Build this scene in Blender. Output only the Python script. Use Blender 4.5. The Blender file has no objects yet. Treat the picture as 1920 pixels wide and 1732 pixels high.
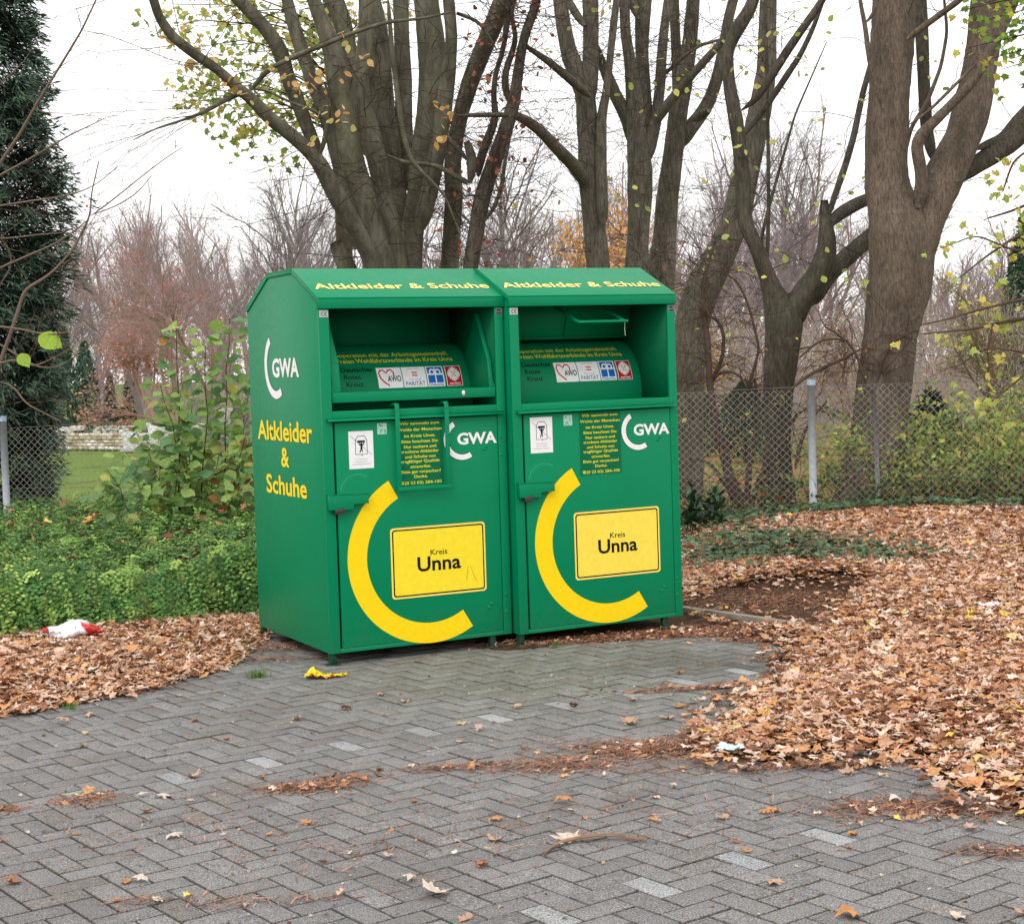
import bpy, math, random
import numpy as np
from mathutils import Matrix, Vector

# ------------------------------------------------------------------ camera
F_PX, CAM_H, PITCH, ROLL = 3058.2, 1.6389, 0.0585, 0.0287
PCX, PCY = 960.0, 866.0
scene = bpy.context.scene
_c, _s = math.cos(PITCH), math.sin(PITCH)
_X, _UP, _FW = Vector((1, 0, 0)), Vector((0, _s, _c)), Vector((0, _c, -_s))
_cr, _sr = math.cos(ROLL), math.sin(ROLL)
_right, _up = _cr * _X - _sr * _UP, _sr * _X + _cr * _UP
cam = bpy.data.cameras.new('camera')
cam_o = bpy.data.objects.new('camera', cam)
scene.collection.objects.link(cam_o)
cam_o.matrix_world = Matrix(((_right.x, _up.x, -_FW.x, 0), (_right.y, _up.y, -_FW.y, 0), (_right.z, _up.z, -_FW.z, CAM_H), (0, 0, 0, 1)))
cam.sensor_fit = 'HORIZONTAL'
cam.sensor_width = 36
cam.lens = F_PX / 1920 * 36
cam.clip_start = 0.1
cam.clip_end = 2000
scene.camera = cam_o

# ------------------------------------------------------------------ light
scene.view_settings.view_transform = 'Standard'
scene.view_settings.look = 'None'
scene.view_settings.gamma = 1
scene.view_settings.exposure = 0.28
SUN_EL, SUN_AZ = math.radians(48), math.radians(200)     # azimuth clockwise from +Y: behind the camera, a little left
world = bpy.data.worlds.new('World')
scene.world = world
world.use_nodes = True
wn, wl = world.node_tree.nodes, world.node_tree.links
wn.clear()
w_out = wn.new('ShaderNodeOutputWorld')
w_bg = wn.new('ShaderNodeBackground')
w_sky = wn.new('ShaderNodeTexSky')
w_sky.sky_type = 'NISHITA'
w_sky.sun_disc = False
w_sky.sun_elevation = SUN_EL
w_sky.sun_rotation = SUN_AZ
w_sky.dust_density = 6
w_sky.air_density = 1.5
w_mix = wn.new('ShaderNodeMixRGB')                       # closed cloud deck over the clear sky
w_mix.inputs[0].default_value = 0.92
w_noise = wn.new('ShaderNodeTexNoise')
w_noise.inputs['Scale'].default_value = 2.2
w_noise.inputs['Detail'].default_value = 5
w_ramp = wn.new('ShaderNodeMapRange')
w_ramp.inputs['To Min'].default_value = 11.5
w_ramp.inputs['To Max'].default_value = 15.0
w_comb = wn.new('ShaderNodeMixRGB')
w_comb.blend_type = 'MULTIPLY'
w_comb.inputs[0].default_value = 1
w_comb.inputs[2].default_value = (1.0, 0.995, 0.99, 1)
w_tc = wn.new('ShaderNodeTexCoord')
wl.new(w_tc.outputs['Generated'], w_noise.inputs['Vector'])
wl.new(w_noise.outputs['Fac'], w_ramp.inputs['Value'])
wl.new(w_ramp.outputs['Result'], w_comb.inputs[1])
wl.new(w_sky.outputs['Color'], w_mix.inputs[1])
wl.new(w_comb.outputs['Color'], w_mix.inputs[2])
wl.new(w_mix.outputs['Color'], w_bg.inputs['Color'])
w_bg.inputs['Strength'].default_value = 0.10
wl.new(w_bg.outputs['Background'], w_out.inputs['Surface'])
sun = bpy.data.lights.new('sun', 'SUN')
sun.energy = 0.7
sun.angle = math.radians(24)
sun.color = (1.0, 0.97, 0.93)
sun_o = bpy.data.objects.new('sun', sun)
scene.collection.objects.link(sun_o)
_d = Vector((math.sin(SUN_AZ) * math.cos(SUN_EL), math.cos(SUN_AZ) * math.cos(SUN_EL), math.sin(SUN_EL)))
sun_o.rotation_euler = _d.to_track_quat('Z', 'Y').to_euler()
sun_o.location = (0, -5, 12)
scene.cycles.max_bounces = 6
scene.cycles.diffuse_bounces = 3
scene.cycles.transparent_max_bounces = 8

# ------------------------------------------------------------------ helpers
rng = np.random.default_rng(11)
random.seed(11)
COL = scene.collection


def lin(r, g, b):
    f = lambda c: c / 12.92 if c <= 0.04045 else ((c + 0.055) / 1.055) ** 2.4
    return np.array([f(r / 255), f(g / 255), f(b / 255)])


def ray(px, py):
    uu, vv = (px - PCX) / F_PX, (PCY - py) / F_PX
    u, v = _cr * uu + _sr * vv, -_sr * uu + _cr * vv
    return np.array([u, _c + _s * v, -_s + _c * v])


def gnd(px, py, z=0.0):
    d = ray(px, py)
    return np.array([0, 0, CAM_H]) + d * ((z - CAM_H) / d[2])


def at(px, py, Y):
    d = ray(px, py)
    return np.array([0, 0, CAM_H]) + d * (Y / d[1])


class MB:
    """collects geometry and links it as one mesh object"""

    def __init__(self):
        self.v, self.f, self.c, self.m, self.n = [], [], [], [], 0

    def add(self, V, faces, col=(1, 1, 1), mi=0):
        V = np.asarray(V, float).reshape(-1, 3)
        if isinstance(faces, np.ndarray):
            faces = [faces]
        elif faces and not isinstance(faces[0], np.ndarray):
            by = {}
            for q in faces:
                by.setdefault(len(q), []).append(q)
            faces = [np.array(q) for q in by.values()]
        for q in faces:
            self.f.append((q + self.n, mi))
        self.v.append(V)
        col = np.asarray(col, float)
        if col.ndim == 1:
            col = np.broadcast_to(col, (len(V), 3))
        self.c.append(col)
        self.n += len(V)

    def box(self, a, b, col=(1, 1, 1), mi=0):
        (x0, y0, z0), (x1, y1, z1) = a, b
        V = [(x0, y0, z0), (x1, y0, z0), (x1, y1, z0), (x0, y1, z0), (x0, y0, z1), (x1, y0, z1), (x1, y1, z1), (x0, y1, z1)]
        self.add(V, [(0, 3, 2, 1), (4, 5, 6, 7), (0, 1, 5, 4), (1, 2, 6, 5), (2, 3, 7, 6), (3, 0, 4, 7)], col, mi)

    def prism(self, poly, axis, a, b, col=(1, 1, 1), mi=0):
        """extrude a 2-D polygon along an axis (0: poly is y,z; 1: x,z; 2: x,y)"""
        n = len(poly)
        P = np.array(poly, float)

        def put(t):
            o = np.zeros((n, 3))
            k = [i for i in range(3) if i != axis]
            o[:, k[0]], o[:, k[1]], o[:, axis] = P[:, 0], P[:, 1], t
            return o
        V = np.vstack([put(a), put(b)])
        area = sum(P[i, 0] * P[(i + 1) % n, 1] - P[(i + 1) % n, 0] * P[i, 1] for i in range(n))
        fl = (area > 0) ^ (axis == 1)
        if b < a:
            fl = not fl
        fs = []
        cap0, cap1 = list(range(n)), list(range(n, 2 * n))
        fs.append(tuple(reversed(cap0)) if fl else tuple(cap0))
        fs.append(tuple(cap1) if fl else tuple(reversed(cap1)))
        for i in range(n):
            j = (i + 1) % n
            q = (i, j, n + j, n + i)
            fs.append(q if fl else tuple(reversed(q)))
        self.add(V, fs, col, mi)

    def tube(self, pts, rad, n=6, col=(1, 1, 1), mi=0, cap=True):
        P = np.asarray(pts, float)
        R = np.broadcast_to(np.asarray(rad, float), (len(P),))
        T = np.gradient(P, axis=0)
        T /= np.linalg.norm(T, axis=1)[:, None] + 1e-12
        m = T.mean(0)
        ref = np.array([0, 0, 1.0]) if abs(m[2]) < 0.7 else np.array([0, 1.0, 0])
        A = np.cross(T, ref)
        A /= np.linalg.norm(A, axis=1)[:, None] + 1e-12
        B = np.cross(T, A)
        an = np.arange(n) * 2 * math.pi / n
        V = P[:, None, :] + R[:, None, None] * (np.cos(an)[None, :, None] * A[:, None, :] + np.sin(an)[None, :, None] * B[:, None, :])
        k = len(P)
        i, j = np.meshgrid(np.arange(k - 1), np.arange(n), indexing='ij')
        j2 = (j + 1) % n
        q = np.stack([i * n + j, i * n + j2, (i + 1) * n + j2, (i + 1) * n + j], -1).reshape(-1, 4)
        fs = [q]
        if cap and n > 3:
            fs.append(np.array([list(range(n))]))
            fs.append(np.array([[(k - 1) * n + t for t in reversed(range(n))]]))
        self.add(V.reshape(-1, 3), fs, col, mi)

    def leaves(self, tmpl, pos, size, rot, col, curl=None, stretch=None, fold=None):
        """a batch of leaves: template (V, F), N positions, sizes, 3x3 frames and colours"""
        V, Fc = tmpl
        N, k = len(pos), len(V)
        L = np.broadcast_to(V, (N, k, 3)).copy()
        if stretch is not None:
            L[:, :, 0] *= np.asarray(stretch)[:, None]
        if curl is not None:
            cu = np.asarray(curl)
            if cu.ndim == 1:
                cu = np.stack([cu, cu * 0], 1)
            L[:, :, 2] += cu[:, 0:1] * L[:, :, 0] ** 2 + cu[:, 1:2] * (L[:, :, 1] - 0.5) ** 2
        if fold is not None:
            L[:, :, 2] += np.asarray(fold)[:, None] * np.abs(L[:, :, 0])
        L *= np.asarray(size).reshape(-1, 1, 1)
        W = np.einsum('nij,nkj->nki', rot, L) + np.asarray(pos)[:, None, :]
        fs = (np.arange(N)[:, None, None] * k + Fc[None]).reshape(-1, Fc.shape[1])
        c = np.repeat(np.asarray(col), k, 0)
        self.add(W.reshape(-1, 3), fs, c)

    def build(self, name, mats, parent=None, base=None, smooth=False, bevel=0):
        me = bpy.data.meshes.new(name)
        V = np.vstack(self.v)
        if base is not None:
            V = V - np.asarray(base)
        lv = np.concatenate([q.ravel() for q, _ in self.f]).astype(np.int32)
        tot = np.concatenate([np.full(len(q), q.shape[1]) for q, _ in self.f]).astype(np.int32)
        mi = np.concatenate([np.full(len(q), m) for q, m in self.f]).astype(np.int32)
        st = np.concatenate([[0], np.cumsum(tot)[:-1]]).astype(np.int32)
        me.vertices.add(len(V))
        me.vertices.foreach_set('co', V.ravel().astype(np.float32))
        me.loops.add(len(lv))
        me.loops.foreach_set('vertex_index', lv)
        me.polygons.add(len(tot))
        me.polygons.foreach_set('loop_start', st)
        me.polygons.foreach_set('loop_total', tot)
        me.polygons.foreach_set('material_index', mi)
        if smooth:
            me.polygons.foreach_set('use_smooth', np.ones(len(tot), bool))
        ca = me.attributes.new('Col', 'FLOAT_COLOR', 'POINT')
        c = np.vstack(self.c)
        ca.data.foreach_set('color', np.hstack([c, np.ones((len(c), 1))]).ravel().astype(np.float32))
        me.update(calc_edges=True)
        me.validate()
        for m in (mats if isinstance(mats, (list, tuple)) else [mats]):
            me.materials.append(m)
        o = bpy.data.objects.new(name, me)
        COL.objects.link(o)
        if parent is not None:
            o.parent = parent
        if bevel:
            b = o.modifiers.new('edge', 'BEVEL')
            b.width = bevel
            b.segments = 2
            b.limit_method = 'ANGLE'
        return o


def tag(o, label=None, cat=None, group=None, kind=None):
    if label:
        o['label'] = label
    if cat:
        o['category'] = cat
    if group:
        o['group'] = group
    if kind:
        o['kind'] = kind
    return o


def thing(name, label, cat, loc, group=None, rot=(0, 0, 0)):
    o = bpy.data.objects.new(name, None)
    COL.objects.link(o)
    o.location = loc
    o.rotation_euler = rot
    o.empty_display_size = 0.2
    return tag(o, label, cat, group)


def frames(N, up=None, tilt=0.3, yaw=None):
    """N random orthonormal frames whose z axis is within about tilt of `up` (N,3)"""
    n = np.zeros((N, 3))
    n[:, 2] = 1
    if up is not None:
        n = np.asarray(up, float).copy()
    n = n + rng.normal(size=(N, 3)) * np.reshape(tilt, (-1, 1))
    n /= np.linalg.norm(n, axis=1)[:, None]
    t = rng.normal(size=(N, 3)) if yaw is None else np.asarray(yaw)
    t = t - (t * n).sum(1)[:, None] * n
    t /= np.linalg.norm(t, axis=1)[:, None] + 1e-9
    b = np.cross(n, t)
    return np.stack([-b, t, n], -1)      # columns: x (width), y (length), z (normal)


def oval_leaf():
    rows = [(.12, .17), (.32, .29), (.56, .31), (.78, .20), (.92, .09)]
    V = [(0, 0, 0)] + [(0, t, 0) for t, _ in rows] + [(0, 1, -.03)] + [(-w, t - .02, .05) for t, w in rows] + [(w, t - .02, .05) for t, w in rows]
    n = len(rows)
    Fc = []
    for sgn, off in ((-1, n + 2), (1, 2 * n + 2)):
        q = [(0, 1, off)] + [t for k in range(n - 1) for t in ((off + k, 1 + k, 2 + k), (off + k, 2 + k, off + k + 1))] + [(off + n - 1, n, n + 1)]
        Fc += [f if sgn < 0 else f[::-1] for f in q]
    return np.array(V, float), np.array(Fc)


def small_leaf():
    V = [(0, 0, 0), (-.32, .5, .05), (.32, .5, .05), (0, 1, 0)]
    return np.array(V, float), np.array([(0, 2, 1), (1, 2, 3)])


def lobed_leaf(kind, seed):
    r = np.random.default_rng(seed)
    if kind == 'maple':
        out = [(0, 0), (.2, .05), (.48, .12), (.36, .26), (.62, .55), (.38, .55), (.32, .68), (.16, .66), (0, 1.02)]
    else:
        out = [(0, 0), (.1, .12), (.26, .2), (.14, .33), (.36, .45), (.17, .57), (.32, .76), (.12, .82), (0, 1)]
    R = [np.array(p) * (1 + r.normal() * .1) for p in out]
    Lf = [np.array((-p[0], p[1])) * (1 + r.normal() * .1) for p in out[1:-1]][::-1]
    pts = [np.array((p[0], p[1], 0)) for p in R + Lf]
    for p in pts:
        p[2] = r.normal() * .05
    V = np.array([(0, .45, 0.02)] + pts)
    n = len(pts)
    Fc = np.array([(0, 1 + i, 1 + (i + 1) % n) for i in range(n)])
    return V, Fc


OVAL, SMALL = oval_leaf(), small_leaf()
LOBED = [lobed_leaf('maple', 1), lobed_leaf('oak', 2), lobed_leaf('maple', 3), lobed_leaf('oak', 4), lobed_leaf('maple', 5)]

# ------------------------------------------------------------------ materials
_mats = {}


def new_mat(name):
    m = bpy.data.materials.new(name)
    m.use_nodes = True
    n, l = m.node_tree.nodes, m.node_tree.links
    return m, n, l, n['Principled BSDF']


def node_noise(n, l, vec, scale, detail=4, rough=0.55, stretch=None):
    t = n.new('ShaderNodeTexNoise')
    t.inputs['Scale'].default_value = scale
    t.inputs['Detail'].default_value = detail
    t.inputs['Roughness'].default_value = rough
    if stretch:
        mp = n.new('ShaderNodeMapping')
        mp.inputs['Scale'].default_value = stretch
        l.new(vec, mp.inputs['Vector'])
        vec = mp.outputs['Vector']
    l.new(vec, t.inputs['Vector'])
    return t.outputs['Fac']


def ramp(n, l, fac, stops):
    r = n.new('ShaderNodeValToRGB')
    e = r.color_ramp.elements
    while len(e) < len(stops):
        e.new(0.5)
    for i, (p, c) in enumerate(stops):
        e[i].position = p
        e[i].color = (*c, 1) if len(c) == 3 else c
    l.new(fac, r.inputs['Fac'])
    return r.outputs['Color']


def mixc(n, l, a, b, fac, mode='MIX'):
    m = n.new('ShaderNodeMixRGB')
    m.blend_type = mode
    for s, v in ((1, a), (2, b), (0, fac)):
        if isinstance(v, (int, float)):
            m.inputs[s].default_value = v
        elif isinstance(v, (tuple, list, np.ndarray)):
            m.inputs[s].default_value = (*v, 1)
        else:
            l.new(v, m.inputs[s])
    return m.outputs['Color']


def bump(n, l, bs, height, strength, dist):
    b = n.new('ShaderNodeBump')
    b.inputs['Strength'].default_value = strength
    b.inputs['Distance'].default_value = dist
    l.new(height, b.inputs['Height'])
    l.new(b.outputs['Normal'], bs.inputs['Normal'])


def objco(n):
    return n.new('ShaderNodeTexCoord').outputs['Object']


def attr(n):
    a = n.new('ShaderNodeAttribute')
    a.attribute_name = 'Col'
    return a.outputs['Color']


def mat_paint(name, col, rough=0.38, dirt=0.35):
    m, n, l, b = new_mat(name)
    co = objco(n)
    big = node_noise(n, l, co, 1.7, 5, .6, (1, 1, .45))
    fine = node_noise(n, l, co, 26, 5, .7)
    c = mixc(n, l, col * 0.86, col * 1.1, big)
    geo = n.new('ShaderNodeSeparateXYZ')
    l.new(co, geo.inputs[0])
    low = n.new('ShaderNodeMapRange')                    # splash dirt along the foot of the container
    low.inputs['From Min'].default_value = 0.34
    low.inputs['From Max'].default_value = 0.04
    low.inputs['To Max'].default_value = dirt
    l.new(geo.outputs['Z'], low.inputs['Value'])
    sp = ramp(n, l, fine, [(.42, (0, 0, 0)), (.7, (1, 1, 1))])
    mul = n.new('ShaderNodeMath')
    mul.operation = 'MULTIPLY'
    l.new(low.outputs['Result'], mul.inputs[0])
    l.new(sp, mul.inputs[1])
    c = mixc(n, l, c, lin(84, 92, 70), mul.outputs[0])
    streak = node_noise(n, l, co, 9, 4, .6, (6, 6, .35))
    st = ramp(n, l, streak, [(.6, (0, 0, 0)), (.78, (.34, .34, .34))])
    c = mixc(n, l, c, col * .62, st)
    l.new(c, b.inputs['Base Color'])
    b.inputs['Specular IOR Level'].default_value = .14
    rr = n.new('ShaderNodeMapRange')
    rr.inputs['To Min'].default_value = rough - .06
    rr.inputs['To Max'].default_value = rough + .16
    l.new(fine, rr.inputs['Value'])
    l.new(rr.outputs['Result'], b.inputs['Roughness'])
    bump(n, l, b, node_noise(n, l, co, 5, 3), .12, .01)
    return m


def mat_col(name, rough=.7, var=.25, scale=40, bumpd=0, spec=.3):
    """colour from the mesh's own colour attribute, varied by a noise"""
    m, n, l, b = new_mat(name)
    nz = node_noise(n, l, objco(n), scale, 3)
    g = ramp(n, l, nz, [(.3, (1 - var,) * 3), (.7, (1 + var * .4,) * 3)])
    l.new(mixc(n, l, attr(n), g, 1.0, 'MULTIPLY'), b.inputs['Base Color'])
    b.inputs['Roughness'].default_value = rough
    b.inputs['Specular IOR Level'].default_value = spec
    if bumpd:
        bump(n, l, b, nz, .6, bumpd)
    return m


def mat_leaf(name, trans=.35, rough=.5, spec=.35):
    m, n, l, b = new_mat(name)
    a = attr(n)
    nz = node_noise(n, l, objco(n), 60, 3)
    c = mixc(n, l, a, ramp(n, l, nz, [(.3, (.72,) * 3), (.7, (1.12,) * 3)]), 1.0, 'MULTIPLY')
    l.new(c, b.inputs['Base Color'])
    b.inputs['Roughness'].default_value = rough
    b.inputs['Specular IOR Level'].default_value = spec
    if trans:
        t = n.new('ShaderNodeBsdfTranslucent')
        l.new(c, t.inputs['Color'])
        mx = n.new('ShaderNodeMixShader')
        mx.inputs[0].default_value = trans
        l.new(b.outputs[0], mx.inputs[1])
        l.new(t.outputs[0], mx.inputs[2])
        l.new(mx.outputs[0], n['Material Output'].inputs['Surface'])
    return m


def mat_bark(name, dark, light, moss, ridge=(26, 26, 5), depth=.012, mossamt=.45):
    m, n, l, b = new_mat(name)
    co = objco(n)
    r = node_noise(n, l, co, 1, 8, .72, ridge)
    patch = node_noise(n, l, co, 2.3, 4)
    blot = node_noise(n, l, co, 14, 3)
    c = ramp(n, l, r, [(.32, dark), (.5, (dark + light) * .5), (.68, light)])
    c = mixc(n, l, c, moss, ramp(n, l, patch, [(.48, (0, 0, 0)), (.72, (mossamt,) * 3)]))
    big = node_noise(n, l, co, 4.5, 5, .65, (1, 1, .4))
    c = mixc(n, l, c, ramp(n, l, big, [(.32, (.66,) * 3), (.66, (1.22,) * 3)]), 1.0, 'MULTIPLY')
    c = mixc(n, l, c, light * 1.5, ramp(n, l, blot, [(.66, (0, 0, 0)), (.74, (.3,) * 3)]))
    l.new(c, b.inputs['Base Color'])
    b.inputs['Roughness'].default_value = .9
    b.inputs['Specular IOR Level'].default_value = .15
    bump(n, l, b, r, .9, depth)
    return m


GREEN = lin(0, 132, 88)
M = {}
M['green'] = mat_paint('green_paint', GREEN)
M['lining'] = mat_paint('shaded_lining_paint', lin(2, 110, 71), .5, .1)  # container green darkened: shade of the recess put into the colour
M['foot'] = mat_paint('shaded_foot_paint', lin(4, 62, 46), .5, .6)  # legs: shadow below the container painted in as darker green
M['dark_green'] = mat_paint('inner_green_paint', lin(0, 128, 84), .45, .1)
M['print'] = mat_col('printed_film', .5, .06, 30, 0, .15)
M['metal'] = mat_col('galvanised_steel', .5, .2, 25, 0, .5)
M['iron'] = mat_col('worn_iron', .5, .3, 90, .002, .5)
M['leaf'] = mat_leaf('leaf', .4)
M['evergreen'] = mat_leaf('evergreen_leaf', .08, .6, .2)
M['glossy'] = mat_leaf('glossy_leaf', .12, .33, .5)
M['litter'] = mat_leaf('dry_leaf', .12, .75, .15)
M['needle'] = mat_col('dry_needles', .9, .4, 60, 0, .1)
M['twig'] = mat_col('twig_bark', .9, .3, 20, 0, .15)
M['beech'] = mat_bark('smooth_grey_bark', lin(72, 69, 57), lin(120, 116, 100), lin(84, 92, 60), (12, 12, 4), .005)
M['lime'] = mat_bark('furrowed_grey_bark', lin(62, 58, 50), lin(128, 121, 108), lin(90, 92, 68), (46, 46, 8), .012)
M['maple'] = mat_bark('ridged_brown_bark', lin(70, 61, 52), lin(134, 120, 106), lin(92, 88, 68), (54, 54, 13), .012, .3)
M['darkbark'] = mat_bark('dark_brown_bark', lin(48, 45, 39), lin(106, 99, 88), lin(76, 80, 58), (40, 40, 8), .012)
M['stone'] = mat_col('rough_stone', .9, .35, 14, .01, .2)
M['plastic'] = mat_col('thin_plastic', .35, .1, 20, 0, .5)


def mat_ground():
    m, n, l, b = new_mat('soil_and_lawn')
    co = objco(n)
    a = attr(n)                                          # what grows where: r lawn, g leaf cover
    sep = n.new('ShaderNodeSeparateColor')
    l.new(a, sep.inputs[0])
    n1 = node_noise(n, l, co, 1.1, 6, .65)
    n2 = node_noise(n, l, co, 18, 5, .7)
    n3 = node_noise(n, l, co, 90, 3, .7)
    soil = ramp(n, l, n2, [(.3, lin(48, 36, 27)), (.55, lin(84, 62, 46)), (.75, lin(120, 92, 70))])
    lawn = ramp(n, l, n3, [(.3, lin(64, 92, 30)), (.6, lin(112, 146, 58)), (.8, lin(150, 168, 92))])
    lv = ramp(n, l, n2, [(.35, lin(104, 66, 40)), (.6, lin(176, 124, 88)), (.75, lin(206, 160, 128))])
    f = n.new('ShaderNodeMath')
    f.operation = 'MULTIPLY'
    l.new(sep.outputs['Red'], f.inputs[0])
    l.new(ramp(n, l, n1, [(.3, (.35,) * 3), (.5, (1,) * 3)]), f.inputs[1])
    c = mixc(n, l, soil, lawn, f.outputs[0])
    f2 = n.new('ShaderNodeMath')
    f2.operation = 'MULTIPLY'
    l.new(sep.outputs['Green'], f2.inputs[0])
    l.new(ramp(n, l, n1, [(.42, (0, 0, 0)), (.58, (1, 1, 1))]), f2.inputs[1])
    c = mixc(n, l, c, lv, f2.outputs[0])
    l.new(c, b.inputs['Base Color'])
    b.inputs['Roughness'].default_value = .95
    b.inputs['Specular IOR Level'].default_value = .1
    bump(n, l, b, n2, .8, .03)
    return m


def mat_paver():
    m, n, l, b = new_mat('concrete_pavers')
    co = objco(n)
    sp = node_noise(n, l, co, 190, 2, .8)
    md = node_noise(n, l, co, 28, 4, .6)
    st = node_noise(n, l, co, 1.3, 5, .6)
    c = mixc(n, l, attr(n), ramp(n, l, sp, [(.36, (.36,) * 3), (.5, (.95,) * 3), (.64, (2.0,) * 3)]), 1.0, 'MULTIPLY')
    c = mixc(n, l, c, ramp(n, l, md, [(.3, (.84,) * 3), (.7, (1.1,) * 3)]), 1.0, 'MULTIPLY')
    c = mixc(n, l, c, lin(84, 74, 62), ramp(n, l, st, [(.5, (0, 0, 0)), (.75, (.4,) * 3)]))
    l.new(c, b.inputs['Base Color'])
    b.inputs['Roughness'].default_value = .85
    b.inputs['Specular IOR Level'].default_value = .25
    bump(n, l, b, sp, .5, .002)
    return m


def mat_joint():
    m, n, l, b = new_mat('mossy_joints')
    co = objco(n)
    a = node_noise(n, l, co, 2.2, 5, .65)
    d = node_noise(n, l, co, 60, 3)
    s = ramp(n, l, d, [(.3, lin(34, 29, 24)), (.7, lin(74, 62, 50))])
    c = mixc(n, l, s, lin(80, 92, 34), ramp(n, l, a, [(.45, (0, 0, 0)), (.68, (.7,) * 3)]))
    l.new(c, b.inputs['Base Color'])
    b.inputs['Roughness'].default_value = .95
    return m


M['ground'], M['paver'], M['joint'] = mat_ground(), mat_paver(), mat_joint()


def inside(P, poly):
    x, y = P[:, 0], P[:, 1]
    r = np.zeros(len(P), bool)
    n = len(poly)
    for i in range(n):
        x0, y0 = poly[i][:2]
        x1, y1 = poly[(i + 1) % n][:2]
        k = ((y0 > y) != (y1 > y))
        with np.errstate(divide='ignore', invalid='ignore'):
            r ^= k & (x < (x1 - x0) * (y - y0) / (y1 - y0 + 1e-12) + x0)
    return r


def edge_dist(P, poly):
    d = np.full(len(P), 1e9)
    n = len(poly)
    for i in range(n):
        a, b = np.array(poly[i][:2]), np.array(poly[(i + 1) % n][:2])
        ab = b - a
        t = np.clip(((P[:, :2] - a) @ ab) / (ab @ ab + 1e-12), 0, 1)
        d = np.minimum(d, np.linalg.norm(P[:, :2] - a - t[:, None] * ab, axis=1))
    return d


def gpoly(px):
    return [gnd(*q)[:2] for q in px]


def wob(x, y, s=1.0, seed=0):
    """cheap smooth noise, -1..1"""
    return (np.sin(x * 1.7 * s + 1.3 + seed) * np.cos(y * 2.1 * s - .7 + seed * 2) + .6 * np.sin(x * 4.1 * s - y * 3.3 * s + seed) + .4 * np.cos(x * 7.9 * s + y * 6.1 * s + 2 * seed)) / 2


# ================================================================== SETTING
# ground sheet
gx = np.concatenate([np.linspace(-260, -14, 14), np.linspace(-12, 12, 49), np.linspace(14, 260, 14)])
gy = np.concatenate([np.linspace(-30, 2, 6), np.linspace(3, 60, 90), np.linspace(65, 420, 16)])
GX, GY = np.meshgrid(gx, gy, indexing='ij')
mb = MB()
lawn = np.clip((GY - 17.2) / 1.2, 0, 1)
leafc = np.clip((GX + 1.0) / 3, 0, 1) * np.clip((GY - 16) / 2, 0, 1) * .9 + .25 * np.clip((GY - 18) / 3, 0, 1)
leafc = np.where(GX < -1.5, .55 * np.clip(1 - abs(GY - 20.5) / 2.2, 0, 1) + .15, leafc)
gc = np.stack([lawn, np.clip(leafc, 0, 1), 0 * lawn], -1).reshape(-1, 3)
nx, ny = len(gx), len(gy)
i, j = np.meshgrid(np.arange(nx - 1), np.arange(ny - 1), indexing='ij')
q = np.stack([i * ny + j, (i + 1) * ny + j, (i + 1) * ny + j + 1, i * ny + j + 1], -1).reshape(-1, 4)
mb.add(np.stack([GX, GY, np.full_like(GX, -.03)], -1).reshape(-1, 3), q, gc)
tag(mb.build('ground', M['ground']), 'brown soil and lawn strewn with leaves behind the fence', 'ground', kind='structure')

# herringbone pavement of real blocks; e1 runs along the long side of the light bay-line blocks
E2 = np.array([math.cos(math.radians(37)), math.sin(math.radians(37))])
E1 = np.array([E2[1], -E2[0]])
U = 0.1013
O1, O2 = -6.10 - U * 1.0, 2.834 - U * .5


def w2l(x, y):
    return x * E1[0] + y * E1[1], x * E2[0] + y * E2[1]


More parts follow.
